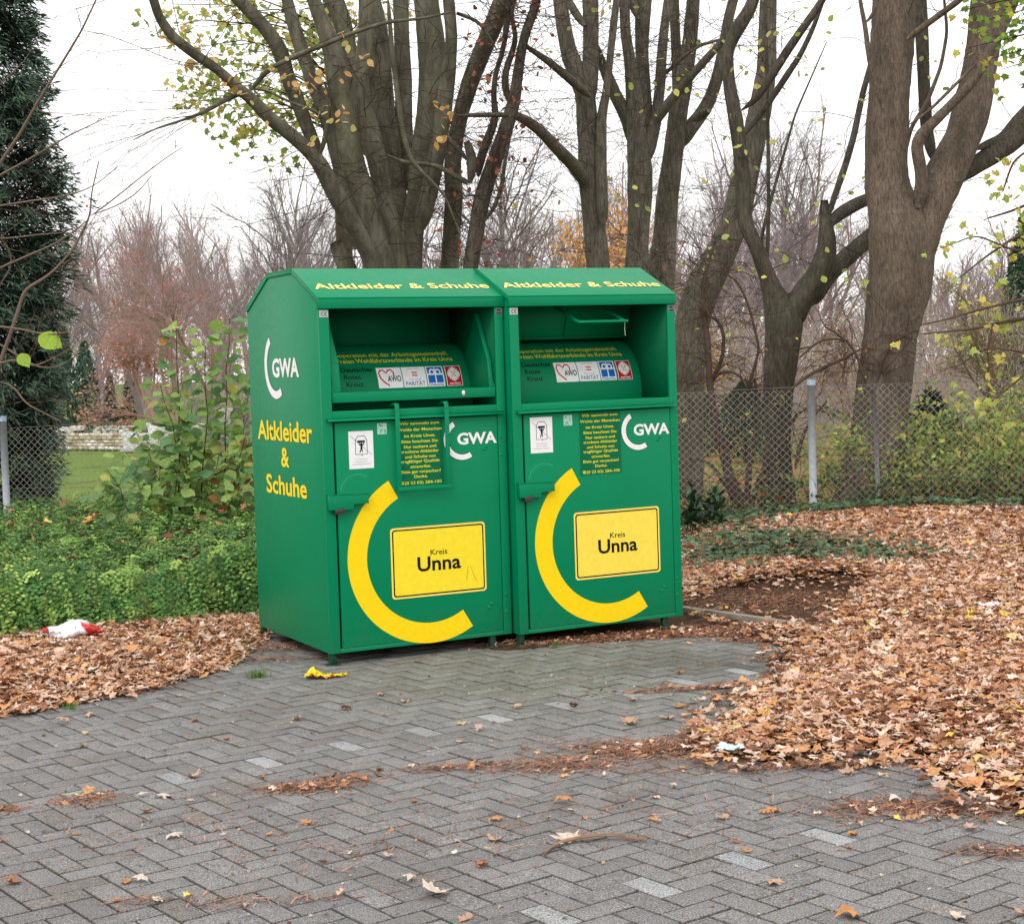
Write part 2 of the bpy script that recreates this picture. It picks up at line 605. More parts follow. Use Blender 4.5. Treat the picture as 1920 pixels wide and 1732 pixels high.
mb = MB()
GREY = lin(123, 121, 120)
tops = []
for ci in range(-42, 60):
    for cj in range(-75, 48):
        k = (ci + cj) % 4
        if k == 0:
            a0, a1, b0, b1 = ci, ci + 2, cj, cj + 1
        elif k == 2:
            a0, a1, b0, b1 = ci, ci + 1, cj, cj + 2
        else:
            continue
        m1, m2 = O1 + (a0 + a1) / 2 * U, O2 + (b0 + b1) / 2 * U
        x, y = m1 * E1 + m2 * E2
        if not (3.0 < y < 12.0 and -4.6 < x < 4.6 and m2 < 7.2 and m1 > -9.35 + .25 * math.sin(m2)):
            continue
        if m2 > 4.9 and m1 < -8.55:
            continue
        light = k == 0 and ((ci == 0 and cj % 4 == 0 and cj < 42) or (ci == 23 and cj % 4 == 1 and cj > -20))
        g = .0026
        h1, h2 = (a1 - a0) * U / 2 - g, (b1 - b0) * U / 2 - g
        z = rng.normal() * .0011
        t1, t2 = rng.normal(0, .004), rng.normal(0, .004)
        V = []
        for ins, zz in ((0, -.010), (.0016, -.0018), (.0038, 0)):
            for sx, sy in ((-1, -1), (1, -1), (1, 1), (-1, 1)):
                p = (m1 + sx * (h1 - ins)) * E1 + (m2 + sy * (h2 - ins)) * E2
                V.append((p[0], p[1], zz + z + t1 * sx * h1 + t2 * sy * h2))
        alg = math.exp(-((x - .1) ** 2 / 1.2 + (y - 8.6) ** 2 / .9)) * .5
        c = GREY * rng.uniform(.84, 1.1) * np.array([1 - .12 * alg, 1 + .03 * alg, 1 - .22 * alg])
        if rng.random() < .12:
            c = c * np.array([1.04, .99, .95]) * .93
        wet = math.exp(-(((x - 1.05) / .55) ** 2 + ((y - 8.75) / .34) ** 2)) * (.6 + .5 * wob(x, y, 2.4, 7))
        c = c * (1 - .42 * max(0, min(1, wet)))
        if light:
            c = lin(152, 153, 154) * rng.uniform(.82, 1.03)
        jc = lin(62, 53, 45) * rng.uniform(.7, 1.2)          # sand, dirt and moss creeping up the arrises
        mossy = .5 + .5 * wob(x, y, 1.1, 5) + .9 * alg
        if rng.random() < mossy * .6:
            jc = jc * .6 + lin(78, 84, 40) * .4
        mb.add(np.array(V), np.array([(8, 11, 10, 9), (0, 4, 5, 1), (1, 5, 6, 2), (2, 6, 7, 3), (3, 7, 4, 0), (4, 8, 9, 5), (5, 9, 10, 6), (6, 10, 11, 7), (7, 11, 8, 4)]),
               np.vstack([np.tile(jc, (4, 1)), np.tile(jc * .5 + c * .5, (4, 1)), np.tile(c, (4, 1))]))
pav = tag(mb.build('pavement', M['paver']), 'grey herringbone block paving with two rows of light blocks', 'pavement', kind='structure')
mb = MB()
jp = [(-9.3, 7.2), (-9.3, -3), (1.5, -3), (1.5, 7.2)]
jp = [np.array(a * E1 + b * E2) for a, b in jp]
mb.add([(*p, -.0075) for p in jp], [(0, 1, 2, 3)])
tag(mb.build('pavement_joints', M['joint']), 'mossy sand in the joints of the block paving', 'paving joints', kind='structure')

# kerb between paving and soil, right of the containers
mb = MB()
for k in range(4):
    a0, a1 = -8.6 + k * 1.0, -8.6 + k * 1.0 + .992
    P = [a0 * E1 + 7.24 * E2, a1 * E1 + 7.24 * E2, a1 * E1 + 7.30 * E2, a0 * E1 + 7.30 * E2]
    V = [(*p, -.02) for p in P] + [(*p, .036 + .004 * (k % 2)) for p in P]
    mb.add(V, [(4, 5, 6, 7), (0, 1, 5, 4), (1, 2, 6, 5), (2, 3, 7, 6), (3, 0, 4, 7)], lin(150, 138, 126))
tag(mb.build('kerb', M['stone'], bevel=.005), 'narrow worn concrete kerb beside the bare soil', 'kerb', kind='structure')

# leaf-covered bank at the right, soil sheet with its own gentle height
PILE = gpoly([(1330, 1152), (1400, 1172), (1470, 1205), (1478, 1250), (1425, 1288), (1372, 1315), (1358, 1345), (1310, 1368), (1280, 1395), (1310, 1420),
              (1360, 1430), (1470, 1436), (1600, 1420), (1690, 1428), (1770, 1478), (1850, 1510), (1930, 1535), (2900, 1500), (3200, 985), (1920, 985), (1285, 985), (1250, 1100), (1290, 1130)])
DIRT = gpoly([(1270, 1112), (1370, 1098), (1560, 1098), (1640, 1108), (1662, 1122), (1640, 1142), (1590, 1172), (1540, 1188), (1420, 1172), (1325, 1150), (1255, 1160)])
DRIFT = gpoly([(-900, 1215), (0, 1190), (200, 1178), (300, 1150), (420, 1120), (492, 1110), (500, 1190), (492, 1205), (440, 1235), (385, 1262), (330, 1275), (240, 1300), (140, 1320), (0, 1342), (-900, 1420)])


def bank(P):
    ins = np.where(inside(P, PILE), edge_dist(P, PILE), 0)
    z = .085 * np.clip(ins / .9, 0, 1) ** 1.4 + .14 * np.clip((P[:, 1] - 11.5) / 4, 0, 1) * np.clip((P[:, 0] - 1.6) / 2.2, 0, 1)
    dd = np.where(inside(P, DIRT), edge_dist(P, DIRT), 0)
    return z * np.clip(1 - dd / .25, 0.1, 1) + .012 * wob(P[:, 0], P[:, 1], 2.2)


bx, by = np.linspace(.4, 8, 110), np.linspace(5.2, 16.6, 150)
BX, BY = np.meshgrid(bx, by, indexing='ij')
P = np.stack([BX.ravel(), BY.ravel()], 1)
ok = inside(P, PILE) | inside(P, DIRT)
z = np.where(ok, bank(P) + .006, -.028)
keep = ok.reshape(BX.shape)
i, j = np.meshgrid(np.arange(109), np.arange(149), indexing='ij')
kk = keep[:-1, :-1] & keep[1:, :-1] & keep[1:, 1:] & keep[:-1, 1:]
i, j = i[kk], j[kk]
q = np.stack([i * 150 + j, (i + 1) * 150 + j, (i + 1) * 150 + j + 1, i * 150 + j + 1], -1)
mb = MB()
mb.add(np.stack([P[:, 0], P[:, 1], z], 1), q, (0, .0, 0))
tag(mb.build('soil_bank', M['ground'], smooth=True), 'bare brown soil under the leaves beside the right container', 'soil', kind='structure')

# ================================================================== CONTAINERS
W, D, ZB, ZE, ZT, S1, S2, OV, ZF = 1.15, 1.24, .067, 2.047, 2.2306, .39, .41, .0105, 1.9847
_txt = {}


def glyphs(body, off=0.0, shear=0.0):
    key = (body, off, shear)
    if key not in _txt:
        cu = bpy.data.curves.new('t', 'FONT')
        cu.body = body
        cu.offset = off
        cu.shear = shear
        cu.resolution_u = 3
        o = bpy.data.objects.new('t', cu)
        COL.objects.link(o)
        dg = bpy.context.evaluated_depsgraph_get()
        me = o.evaluated_get(dg).to_mesh()
        V = np.array([v.co[:2] for v in me.vertices])
        Fc = [tuple(p.vertices) for p in me.polygons]
        o.evaluated_get(dg).to_mesh_clear()
        bpy.data.objects.remove(o)
        bpy.data.curves.remove(cu)
        _txt[key] = (V, Fc)
    return _txt[key]


class Decal(MB):
    """flat print laid on a surface given by m(u, v, off) -> xyz"""

    def __init__(self, m):
        super().__init__()
        self.map, self.step = m, .0008

    def poly(self, pts, col, layer=1, n=None):
        P = np.array(pts, float)
        self.add(self.map(P[:, 0], P[:, 1], self.step * layer), [tuple(range(len(P)))], col)

    def rect(self, u0, v0, u1, v1, col, layer=1, n=1):
        us, vs = np.linspace(u0, u1, 2), np.linspace(v0, v1, n + 1)
        for k in range(n):
            self.poly([(u0, vs[k]), (u1, vs[k]), (u1, vs[k + 1]), (u0, vs[k + 1])], col, layer)

    def line(self, pts, w, col, layer=1, closed=False):
        P = [np.array(p, float) for p in pts]
        k = len(P)
        L, R = [], []
        for i in range(k):
            a = P[i - 1] if (i > 0 or closed) else P[i]
            b = P[(i + 1) % k] if (i < k - 1 or closed) else P[i]
            t = (b - a) / (np.linalg.norm(b - a) + 1e-9)
            n = np.array([-t[1], t[0]]) * w / 2
            L.append(P[i] + n)
            R.append(P[i] - n)
        for i in range(k if closed else k - 1):
            j = (i + 1) % k
            self.poly([R[i], R[j], L[j], L[i]], col, layer)

    def arc(self, cx, cy, r0, r1, a0, a1, col, layer=1, n=40, fx=1.0):
        A = np.radians(np.linspace(a0, a1, n + 1))
        for i in range(n):
            q = [(cx + fx * r * math.cos(t), cy + r * math.sin(t)) for r, t in ((r0, A[i]), (r1, A[i]), (r1, A[i + 1]), (r0, A[i + 1]))]
            self.poly(q, col, layer)

    def rrect(self, u0, v0, u1, v1, r, col, layer=1, n=5):
        p = []
        for cx, cy, a in ((u1 - r, v1 - r, 0), (u0 + r, v1 - r, 90), (u0 + r, v0 + r, 180), (u1 - r, v0 + r, 270)):
            for k in range(n + 1):
                t = math.radians(a + 90 * k / n)
                p.append((cx + r * math.cos(t), cy + r * math.sin(t)))
        self.poly(p, col, layer)

    def text(self, body, u0, u1, base, cap, col, off=0.0, layer=1, grow=0.0, gcol=None, glayer=None):
        """letters between u0 and u1 with their baseline at `base` and capitals `cap` high"""
        V, Fc = glyphs(body, off)
        H, _ = glyphs('H', off)
        hy0, hy1 = H[:, 1].min(), H[:, 1].max()
        sx, sy = (u1 - u0) / (V[:, 0].max() - V[:, 0].min()), cap / (hy1 - hy0)
        x0 = V[:, 0].min()

        def put(Vq, Fq, c, lay):
            self.add(self.map(u0 + (Vq[:, 0] - x0) * sx, base + (Vq[:, 1] - hy0) * sy, self.step * lay), Fq, c)
        put(V, Fc, col, layer)
        if grow:
            V2, F2 = glyphs(body, off + grow)
            put(V2, F2, gcol, glayer if glayer is not None else layer - 1)


YEL = lin(248, 220, 34)
BLK, WHT = lin(24, 24, 26), lin(240, 240, 240)
RIMG = lin(0, 62, 46)


def gwa(d, cx, cy, R, r, tu0, tu1, tb, cap):
    d.arc(cx, cy, r - .004, R + .004, 119.5, 300.5, RIMG, 1)
    d.arc(cx, cy, r, R, 120, 300, WHT, 2)
    d.text('GWA', tu0, tu1, tb, cap, WHT, .035, 2, .012, RIMG, 1)


def front(u, v, o):
    return np.stack([u, np.full_like(u, 0.0) - o, v], 1)


def side(u, v, o):
    return np.stack([np.full_like(u, .006) - o, D - u, v], 1)


_A, _V = np.array([0, -OV, ZE]), np.array([0, S1 + OV, ZT - ZE])
_V = _V / np.linalg.norm(_V)
_N = np.array([0, -_V[2], _V[1]])


def roofm(u, v, o):
    return _A + np.stack([u, u * 0, u * 0], 1) + v[:, None] * _V + (o + .0005) * _N


DRC, DRR = (.640, 1.470), .322


def drumm(u, v, o):
    """v is a height on the drum"""
    s = np.clip((v - DRC[1]) / DRR, -1, 1)
    c = np.sqrt(1 - s * s)
    return np.stack([u, DRC[0] - (DRR + o) * c, DRC[1] + (DRR + o) * s], 1)


def dome(mb, x, y, z, r, col=(1, 1, 1)):
    V, Fc = [(x, y - r * .7, z)], []
    for ring, (rr, dd) in enumerate(((.6, .55), (1, 0))):
        for k in range(8):
            t = k * math.pi / 4
            V.append((x + r * rr * math.cos(t), y - r * dd, z + r * rr * math.sin(t)))
    for k in range(8):
        k2 = (k + 1) % 8
        Fc.append((0, 1 + k, 1 + k2))
        Fc.append((1 + k, 9 + k, 9 + k2, 1 + k2))
    mb.add(V, Fc, col)


def container(pose, label, opened, dx):
    x, y, a, tx, ty = pose
    root = thing('clothes_container', label, 'clothing bank', (x, y, 0), 'old clothes containers side by side', (tx, ty, a))
    G, DG = M['green'], M['dark_green']
    # body: side walls, back, floor, front frame
    b = MB()
    prof = [(0.02, ZB), (D, ZB), (D, ZE), (D - S2, ZT - .012), (S1, ZT - .012), (.02, ZE - .004)]
    b.prism(prof, 0, .006, .022)
    b.prism(prof, 0, W - .022, W - .006)
    b.box((.022, D - .014, ZB), (W - .022, D, ZE))
    b.box((.022, .022, ZB), (W - .022, D - .014, ZB + .012))
    b.box((.006, 0, ZB), (.066, .02, ZF))
    b.box((1.09, 0, ZB), (W - .006, .02, ZF))
    b.box((.066, 0, ZB), (1.09, .02, .0925))
    b.box((.066, 0, 1.358), (1.09, .02, 1.418))
    b.box((.066, .02, 1.404), (1.09, .345, 1.416))       # shelf behind the lip
    for rx, rz in ((1.107, 1.227), (1.107, 1.122), (1.108, .304), (1.108, .201)):
        dome(b, rx, .0, rz, .009)
    b.build('body', G, root, bevel=.003)
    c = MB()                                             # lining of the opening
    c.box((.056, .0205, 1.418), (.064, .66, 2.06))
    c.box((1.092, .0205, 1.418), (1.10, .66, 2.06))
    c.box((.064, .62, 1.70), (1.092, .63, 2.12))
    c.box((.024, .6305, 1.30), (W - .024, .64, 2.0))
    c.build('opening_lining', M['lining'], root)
    r = MB()                                             # roof: three sheets, folded edges, fascia
    o_ = [(-OV, ZE), (S1, ZT), (D - S2, ZT), (D, ZE)]
    i_ = [(-OV + .006, ZE - .030), (S1 + .010, ZT - .030), (D - S2 - .010, ZT - .030), (D - .006, ZE - .034)]
    t_ = [(-OV, ZE - .008), (S1 + .002, ZT - .008), (D - S2 - .002, ZT - .008), (D, ZE - .009)]
    for k in range(3):
        r.prism([o_[k], o_[k + 1], t_[k + 1], t_[k]], 0, 0, W)
        for x0 in (0.0, W - .0055):
            r.prism([t_[k], t_[k + 1], i_[k + 1], i_[k]], 0, x0, x0 + .0055)
    r.box((0, -OV, ZF), (W, -OV + .009, ZE - .008))
    r.box((0, -OV + .009, ZF), (W, .03, ZF + .004))
    r.build('roof', G, root, bevel=.0025)
    # door with seams, rivets
    d = MB()
    d.box((.0775, -.0015, .0935), (1.0855, .018, 1.3535))
    for rx, rz in ((1.010, 1.176), (.994, 1.162), (1.010, .259), (.996, .2395)):
        dome(d, rx, -.0015, rz, .010)
    door = d.build('door', G, root, bevel=.002)
    sc = Decal(lambda u, v, o: front(u, v, o + .0016))    # rub marks of the lock bar
    for r0, r1 in ((.085, .089), (.096, .108), (.114, .117), (.125, .128)):
        sc.arc(.20, .96, r0, r1, 55, 172, GREEN * np.array([8, 1.35, 1.45]) + .012, 1, 24)
    sc.build('rub_mark', M['print'], door)
    k = MB()                                             # rain lip over the door
    k.prism([(0.0, 1.380), (-.034, 1.3665), (-.034, 1.3615), (-.029, 1.3615), (0.0, 1.374)], 0, .03, 1.121)
    k.build('rain_lip', G, root)
    hs = MB()
    hs.prism([(.016, .958), (.250, .951), (.251, .899), (.161, .897), (.160, .868), (.017, .873)], 1, -.036, -.001)
    hs.prism([(.014, .9605), (.252, .9535), (.252, .9512), (.014, .9582)], 1, -.040, -.001)
    hp = hs.build('lock_bar', G, root, bevel=.003)
    pl = MB()
    pl.tube([(.058, -.02, .874), (.058, -.02, .852), (.078, -.02, .846), (.098, -.02, .852), (.098, -.02, .874)], .0055, 6, lin(120, 116, 112))
    pl.prism([(.05, .872), (.098, .884), (.108, .866), (.096, .853), (.066, .848), (.046, .856)], 1, -.042, -.012, lin(58, 44, 40))
    pl.build('padlock', M['iron'], hp, bevel=.002)
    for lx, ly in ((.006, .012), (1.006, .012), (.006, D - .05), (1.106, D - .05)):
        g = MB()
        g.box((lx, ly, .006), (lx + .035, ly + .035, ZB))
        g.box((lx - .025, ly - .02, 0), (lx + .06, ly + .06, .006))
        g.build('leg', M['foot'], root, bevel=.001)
    # drum carrying the lettering and the club stickers
    dr = MB()
    A = np.linspace(-.22, 1.56, 30)
    pr = np.stack([DRC[0] - DRR * np.cos(A), DRC[1] + DRR * np.sin(A)], 1)
    n = len(pr)
    V = np.vstack([np.hstack([np.full((n, 1), .066), pr]), np.hstack([np.full((n, 1), 1.089), pr])])
    dr.add(V, np.array([(i, n + i, n + i + 1, i + 1) for i in range(n - 1)]))
    drum = dr.build('drum', DG, root, smooth=True)
    t = Decal(drumm)
    DY = lin(226, 214, 40)
    t.text('Kooperation mit der Arbeitsgemeinschaft', .235, .985, 1.716, .022, DY, .010)
    t.text('Freien Wohlfahrtsverbände im Kreis Unna', .262, 1.002, 1.681, .024, DY, .010)
    t.build('lettering', M['print'], drum)
    t = Decal(drumm)
    t.text('Deutsches', .268, .465, 1.630, .027, BLK * .4, .020)
    t.text('Rotes', .278, .382, 1.588, .027, BLK * .4, .008)
    t.text('Kreuz', .286, .392, 1.546, .027, BLK * .4, .010)
    t.build('lettering', M['print'], drum)
    t = Decal(drumm)                                     # heart sticker
    u0 = .487
    t.rect(u0, 1.531, u0 + .155, 1.650, WHT, 1, 6)
    hx, hz = u0 + .055, 1.602
    RED = lin(206, 30, 44)
    pts = [(hx + .048, hz - .004), (hx + .05, hz + .018), (hx + .038, hz + .034), (hx + .02, hz + .034), (hx + .004, hz + .016), (hx - .014, hz + .034), (hx - .034, hz + .032), (hx - .044, hz + .014),
           (hx - .036, hz - .012), (hx - .016, hz - .036), (hx + .014, hz - .058)]
    t.line(pts, .0085, RED, 2)
    t.text('AWO', u0 + .062, u0 + .148, 1.568, .034, lin(42, 40, 54), .02, 3)
    t.build('sticker', M['print'], drum)
    t = Decal(drumm)
    u0 = .647
    t.rect(u0, 1.531, u0 + .150, 1.650, WHT, 1, 6)
    t.line([(u0 + .042, 1.576), (u0 + .112, 1.576), (u0 + .112, 1.640), (u0 + .042, 1.640)], .0022, lin(90, 84, 120), 2, True)
    t.rect(u0 + .06, 1.613, u0 + .096, 1.620, RED, 2)
    t.rect(u0 + .06, 1.597, u0 + .096, 1.604, RED, 2)
    t.text('PARITÄT', u0 + .014, u0 + .138, 1.541, .024, lin(46, 84, 140), .004, 2)
    t.build('sticker', M['print'], drum)
    t = Decal(drumm)
    u0, BLU = .802, lin(10, 104, 188)
    t.rect(u0, 1.531, u0 + .112, 1.650, WHT, 1, 6)
    t.rect(u0 + .008, 1.553, u0 + .104, 1.645, BLU, 2, 5)
    cxs = u0 + .056
    t.rect(cxs - .004, 1.553, cxs + .004, 1.640, WHT, 3, 4)
    t.rect(u0 + .008, 1.598, u0 + .104, 1.607, WHT, 3)
    for sx in (-1, 1):
        t.arc(cxs + sx * .019, 1.616, .010, .019, 0, 360, WHT, 3, 20)
    t.text('Diakonie', u0 + .008, u0 + .104, 1.536, .014, BLU, .012, 2)
    t.build('sticker', M['print'], drum)
    t = Decal(drumm)
    u0 = .926
    t.rect(u0, 1.531, u0 + .104, 1.650, WHT, 1, 6)
    t.rect(u0 + .004, 1.534, u0 + .100, 1.647, lin(200, 24, 40), 2, 6)
    cx, cz = u0 + .052, 1.601
    for ang in range(0, 360, 90):
        ca, sa = math.cos(math.radians(ang)), math.sin(math.radians(ang))
        R2 = lambda p: (cx + p[0] * ca - p[1] * sa, cz + p[0] * sa + p[1] * ca)
        t.poly([R2(p) for p in ((-.005, .004), (.005, .004), (.009, .040), (-.009, .040))], WHT, 3)
    for ang in range(45, 360, 90):
        for dA in (-22, 0, 22):
            ca, sa = math.cos(math.radians(ang + dA - 90)), math.sin(math.radians(ang + dA - 90))
            R2 = lambda p: (cx + p[0] * ca - p[1] * sa, cz + p[0] * sa + p[1] * ca)
            t.poly([R2(p) for p in ((0, .010), (.0055, .028), (.003, .040), (-.004, .038), (-.005, .026))], WHT, 3)
    t.text('caritas', u0 + .018, u0 + .088, 1.540, .015, WHT, .012, 3)
    t.build('sticker', M['print'], drum)
    # flap
    if not opened:
        tr = MB()
        tr.box((.078, .008, 1.464), (1.078, .014, 1.520))
        tr.box((.078, .014, 1.514), (1.078, .030, 1.520))
        tr.box((.078, .014, 1.466), (1.078, .330, 1.472))
        for x0 in (.072, 1.078):
            wp = [(.008, 1.464), (.33, 1.464), (.42, 1.66), (.24, 1.95), (.19, 1.95), (.052, 1.682), (.030, 1.56), (.008, 1.52)]
            tr.prism(wp, 0, x0, x0 + .006)
            fl = -1 if x0 > .5 else 1                    # folded rim of the cheek plate
            for (p0, p1) in (((.19, 1.95), (.048, 1.682)), ((.048, 1.682), (.026, 1.52))):
                dy, dz = p1[0] - p0[0], p1[1] - p0[1]
                L = math.hypot(dy, dz)
                ny, nz = -dz / L * .005, dy / L * .005
                xa, xb = (x0 + .006, x0 + .058) if fl > 0 else (x0 - .024, x0)
                tr.prism([p0, p1, (p1[0] - ny, p1[1] - nz), (p0[0] - ny, p0[1] - nz)], 0, xa, xb)
        trf = tr.build('flap', G, root, bevel=.0015)
        w = MB()
        w.prism([(.868, 1.499), (.874, 1.507), (.882, 1.507), (.888, 1.497), (.886, 1.482), (.878, 1.474), (.870, 1.482)], 1, .004, .008, WHT)
        w.build('sticker', M['print'], trf)
        hd = MB()
        path = [(.10, 1.428), (.03, 1.440), (-.004, 1.450), (-.022, 1.4475), (-.034, 1.434), (-.038, 1.41), (-.038, .957)]
        for x0 in (.428, .734):
            ar = np.array(path)
            for i in range(len(path) - 1):
                p0, p1 = ar[i], ar[i + 1]
                dd = (p1 - p0) / np.linalg.norm(p1 - p0)
                nn = np.array([-dd[1], dd[0]]) * .006
                hd.prism([p0, p1 + dd * .002, p1 + dd * .002 + nn, p0 + nn], 0, x0, x0 + .027)
        hd.box((.432, -.0445, .953), (.762, -.031, .974))
        hd.build('handle', G, root, bevel=.0015)
    else:
        fp = MB()
        fp.prism([(.478, 1.792), (.484, 1.790), (.382, 2.06), (.376, 2.06)], 0, .07, 1.086)
        fp.prism([(.462, 1.806), (.478, 1.792), (.474, 1.812)], 0, .07, 1.086)
        for xx in (.28, .62):
            fp.prism([(.474, 1.80), (.378, 2.05), (.370, 2.05), (.466, 1.80)], 0, xx, xx + .012)
        fp.build('flap', DG, root)
        hd = MB()
        for x0 in (.452, .772):
            hd.prism([(-.012, 1.888), (-.004, 1.880), (.40, 2.03), (.396, 2.038)], 0, x0, x0 + .026)
        hd.box((.452, -.022, 1.880), (.798, -.010, 1.895))
        hd.build('handle', G, root, bevel=.0015)
        s = MB()
        s.tube([(.775, -.006, 1.895), (.782, -.008, 1.872), (.779, -.008, 1.84), (.783, -.007, 1.80)], .0022, 5, lin(196, 186, 170))
        s.build('string', M['twig'], root)
    # prints on the outside
    t = Decal(roofm)
    t.text('Altkleider & Schuhe', .030, 1.118, .120, .078, lin(250, 226, 130), .018, 2, .015, BLK * 1.3, 1)
    t.build('lettering', M['print'], root)
    t = Decal(side)
    t.text('Altkleider', .122, 1.075, 1.238, .118, YEL, .022, 2, .012, RIMG, 1)
    t.text('&', .535, .675, 1.085, .118, YEL, .022, 2, .012, RIMG, 1)
    t.text('Schuhe', .250, .955, .918, .114, YEL, .022, 2, .012, RIMG, 1)
    t.build('lettering', M['print'], root)
    t = Decal(side)
    gwa(t, .495, 1.682, .197, .150, .436, .895, 1.612, .112)
    t.build('logo', M['print'], root)
    fr = lambda u, v, o: front(u, v, o + .0016)
    t = Decal(fr)
    z0 = .0 if not opened else .010
    t.arc(.628, .572 + z0, .387, .504, 118.6, 301, lin(252, 216, 20), 1, 64)
    t.build('logo', M['print'], root)
    t = Decal(fr)
    gwa(t, .857 + dx, 1.2265, .119, .088, .824, 1.079, 1.195, .068)
    t.build('logo', M['print'], root)
    sx, sz = .155 + (-.038 if opened else 0), 1.092 + (.034 if opened else 0)
    t = Decal(fr)
    t.rect(sx, sz, sx + .148, sz + .210, WHT, 1)
    NAVY = lin(34, 34, 62)
    ox, oz = sx + .040, sz + .080
    t.line([(ox, oz), (ox + .070, oz), (ox + .070, oz + .078), (ox + .056, oz + .102), (ox + .014, oz + .102), (ox, oz + .078)], .0034, NAVY, 2, True)
    t.line([(sx + .012, sz + .184), (sx + .136, sz + .076)], .0022, lin(120, 120, 140), 2)
    t.rect(ox + .012, oz + .066, ox + .058, oz + .078, NAVY, 2)
    for pts, wd in (([(ox + .035, oz + .062), (ox + .036, oz + .030)], .012), ([(ox + .022, oz + .066), (ox + .026, oz + .052), (ox + .044, oz + .050), (ox + .052, oz + .064)], .006),
                    ([(ox + .034, oz + .032), (ox + .026, oz + .010)], .006), ([(ox + .037, oz + .032), (ox + .042, oz + .014)], .006), ([(ox + .038, oz), (ox + .039, oz - .010)], .004)):
        t.line(pts, wd, NAVY, 2)
    t.arc(ox + .036, oz + .058, 0, .007, 0, 360, NAVY, 3, 10)
    for k, (a0, a1) in enumerate(((.034, .112), (.036, .110), (.018, .130))):
        t.rect(sx + a0, sz + .052 - k * .014, sx + a1, sz + .0535 - k * .014 + .001, lin(168, 168, 178), 2)
    t.build('notice', M['print'], root)
    t = Decal(fr)
    lx = .330 + (.012 if opened else 0)
    t.rect(lx, 1.278, lx + .058, 1.340, lin(170, 214, 196), 1)
    for q in range(26):
        px_, pz_ = lx + rng.uniform(.004, .048), 1.282 + rng.uniform(0, .048)
        t.rect(px_, pz_, px_ + rng.uniform(.003, .010), pz_ + rng.uniform(.003, .008), lin(86, 150, 128) if q % 2 else lin(206, 228, 216), 2 + q * .1)
    t.build('sticker', M['print'], root)
    t = Decal(fr)
    bx0, bx1, bz0, bz1 = .447, .732, .977, 1.351
    t.rect(bx0, bz0, bx1, bz1, GREEN * np.array([.9, .62, .55]), 1)
    sc_ = (bz1 - bz0) / 395
    su = (bx1 - bx0) / 255
    for txt, cy, wd in (('Wir sammeln zum', 135, 220), ('Wohle der Menschen', 172, 245), ('im Kreis Unna.', 210, 175), ('Bitte beachten Sie:', 243, 205), ('Nur saubere und', 275, 180), ('trockene Altkleider', 304, 210),
                        ('und Schuhe von', 335, 170), ('tragfähiger Qualität', 363, 215), ('einwerfen.', 395, 115), ('Bitte gut verpacken!', 425, 220), ('Danke.', 455, 75), ('(0 23 03) 284-100', 492, 205)):
        zc = bz1 - (cy - 115) * sc_
        xc = (bx0 + bx1) / 2 + (.014 if txt[0] == '(' else 0)
        t.text(txt, xc - wd * su / 2, xc + wd * su / 2, zc - .0085, .0165, lin(232, 226, 60), .011, 2)
    px_, pz_ = bx0 + .016, bz1 - (492 - 115) * sc_
    t.poly([(px_, pz_ - .008), (px_ + .020, pz_ - .008), (px_ + .017, pz_ + .001), (px_ + .003, pz_ + .001)], lin(232, 226, 60), 2)
    t.line([(px_ - .001, pz_ + .002), (px_ + .002, pz_ + .006), (px_ + .010, pz_ + .008), (px_ + .018, pz_ + .006), (px_ + .021, pz_ + .002)], .004, lin(232, 226, 60), 2)
    t.build('notice', M['print'], root)
    # town sign plate
    kx, kz = (.385, .338) if not opened else (.388, .3535)
    kw, kh = .598, .405
    face = lin(250, 224, 50) if not opened else lin(250, 224, 84)
    s = MB()
    s.box((kx + .004, -.0045, kz + .004), (kx + kw - .004, .003, kz + kh - .004), lin(120, 110, 30))
    sg = s.build('town_sign', M['print'], root)
    t = Decal(lambda u, v, o: front(u, v, o + .0046))
    t.rrect(kx, kz, kx + kw, kz + kh, .020, lin(250, 224, 110), .4)
    t.rrect(kx + .011, kz + .011, kx + kw - .011, kz + kh - .011, .016, BLK, 1.2)
    t.rrect(kx + .019, kz + .019, kx + kw - .019, kz + kh - .019, .011, face, 2)
    t.text('Kreis', kx + .246, kx + .352, kz + .236, .032, BLK, .006, 3)
    t.text('Unna', kx + .162, kx + .436, kz + .146, .084, BLK, .022, 3)
    if not opened:
        for pts in ([(kx + .470, kz + .068), (kx + .474, kz + .11), (kx + .482, kz + .155)], [(kx + .497, kz + .152), (kx + .512, kz + .11), (kx + .532, kz + .066)]):
            t.line(pts, .0022, lin(150, 140, 40), 3)
    t.build('sign_face', M['print'], sg)
    for x0, x1, nm in ((.010, .062, 'ce'), (1.096, 1.142, 'grey')):
        t = Decal(front)
        t.rect(x0, 1.938, x1, 1.976, lin(190, 190, 190) if nm == 'ce' else lin(112, 118, 118), 1)
        if nm == 'ce':
            for cx in (x0 + .018, x0 + .037):
                t.arc(cx + .004, 1.957, .008, .0115, 70, 290, lin(30, 30, 30), 2, 12)
            t.rect(x0 + .033, 1.9555, x0 + .041, 1.9585, lin(30, 30, 30), 2)
        else:
            t.rect(x0 + .008, 1.943, x0 + .040, 1.950, lin(40, 46, 46), 2)
            t.arc(x0 + .022, 1.960, .004, .011, 0, 180, lin(40, 46, 46), 2, 10)
        t.build('sticker', M['print'], root)
    return root


container((-1.0443, 9.0093, .4757, .0012, -.0019), 'green clothing bank with its flap lowered and handle hanging over the door', False, 0)
container((.0136, 9.4807, .4754, -.0015, -.0056), 'green clothing bank with its flap pushed up and handle inside the opening', True, 0)

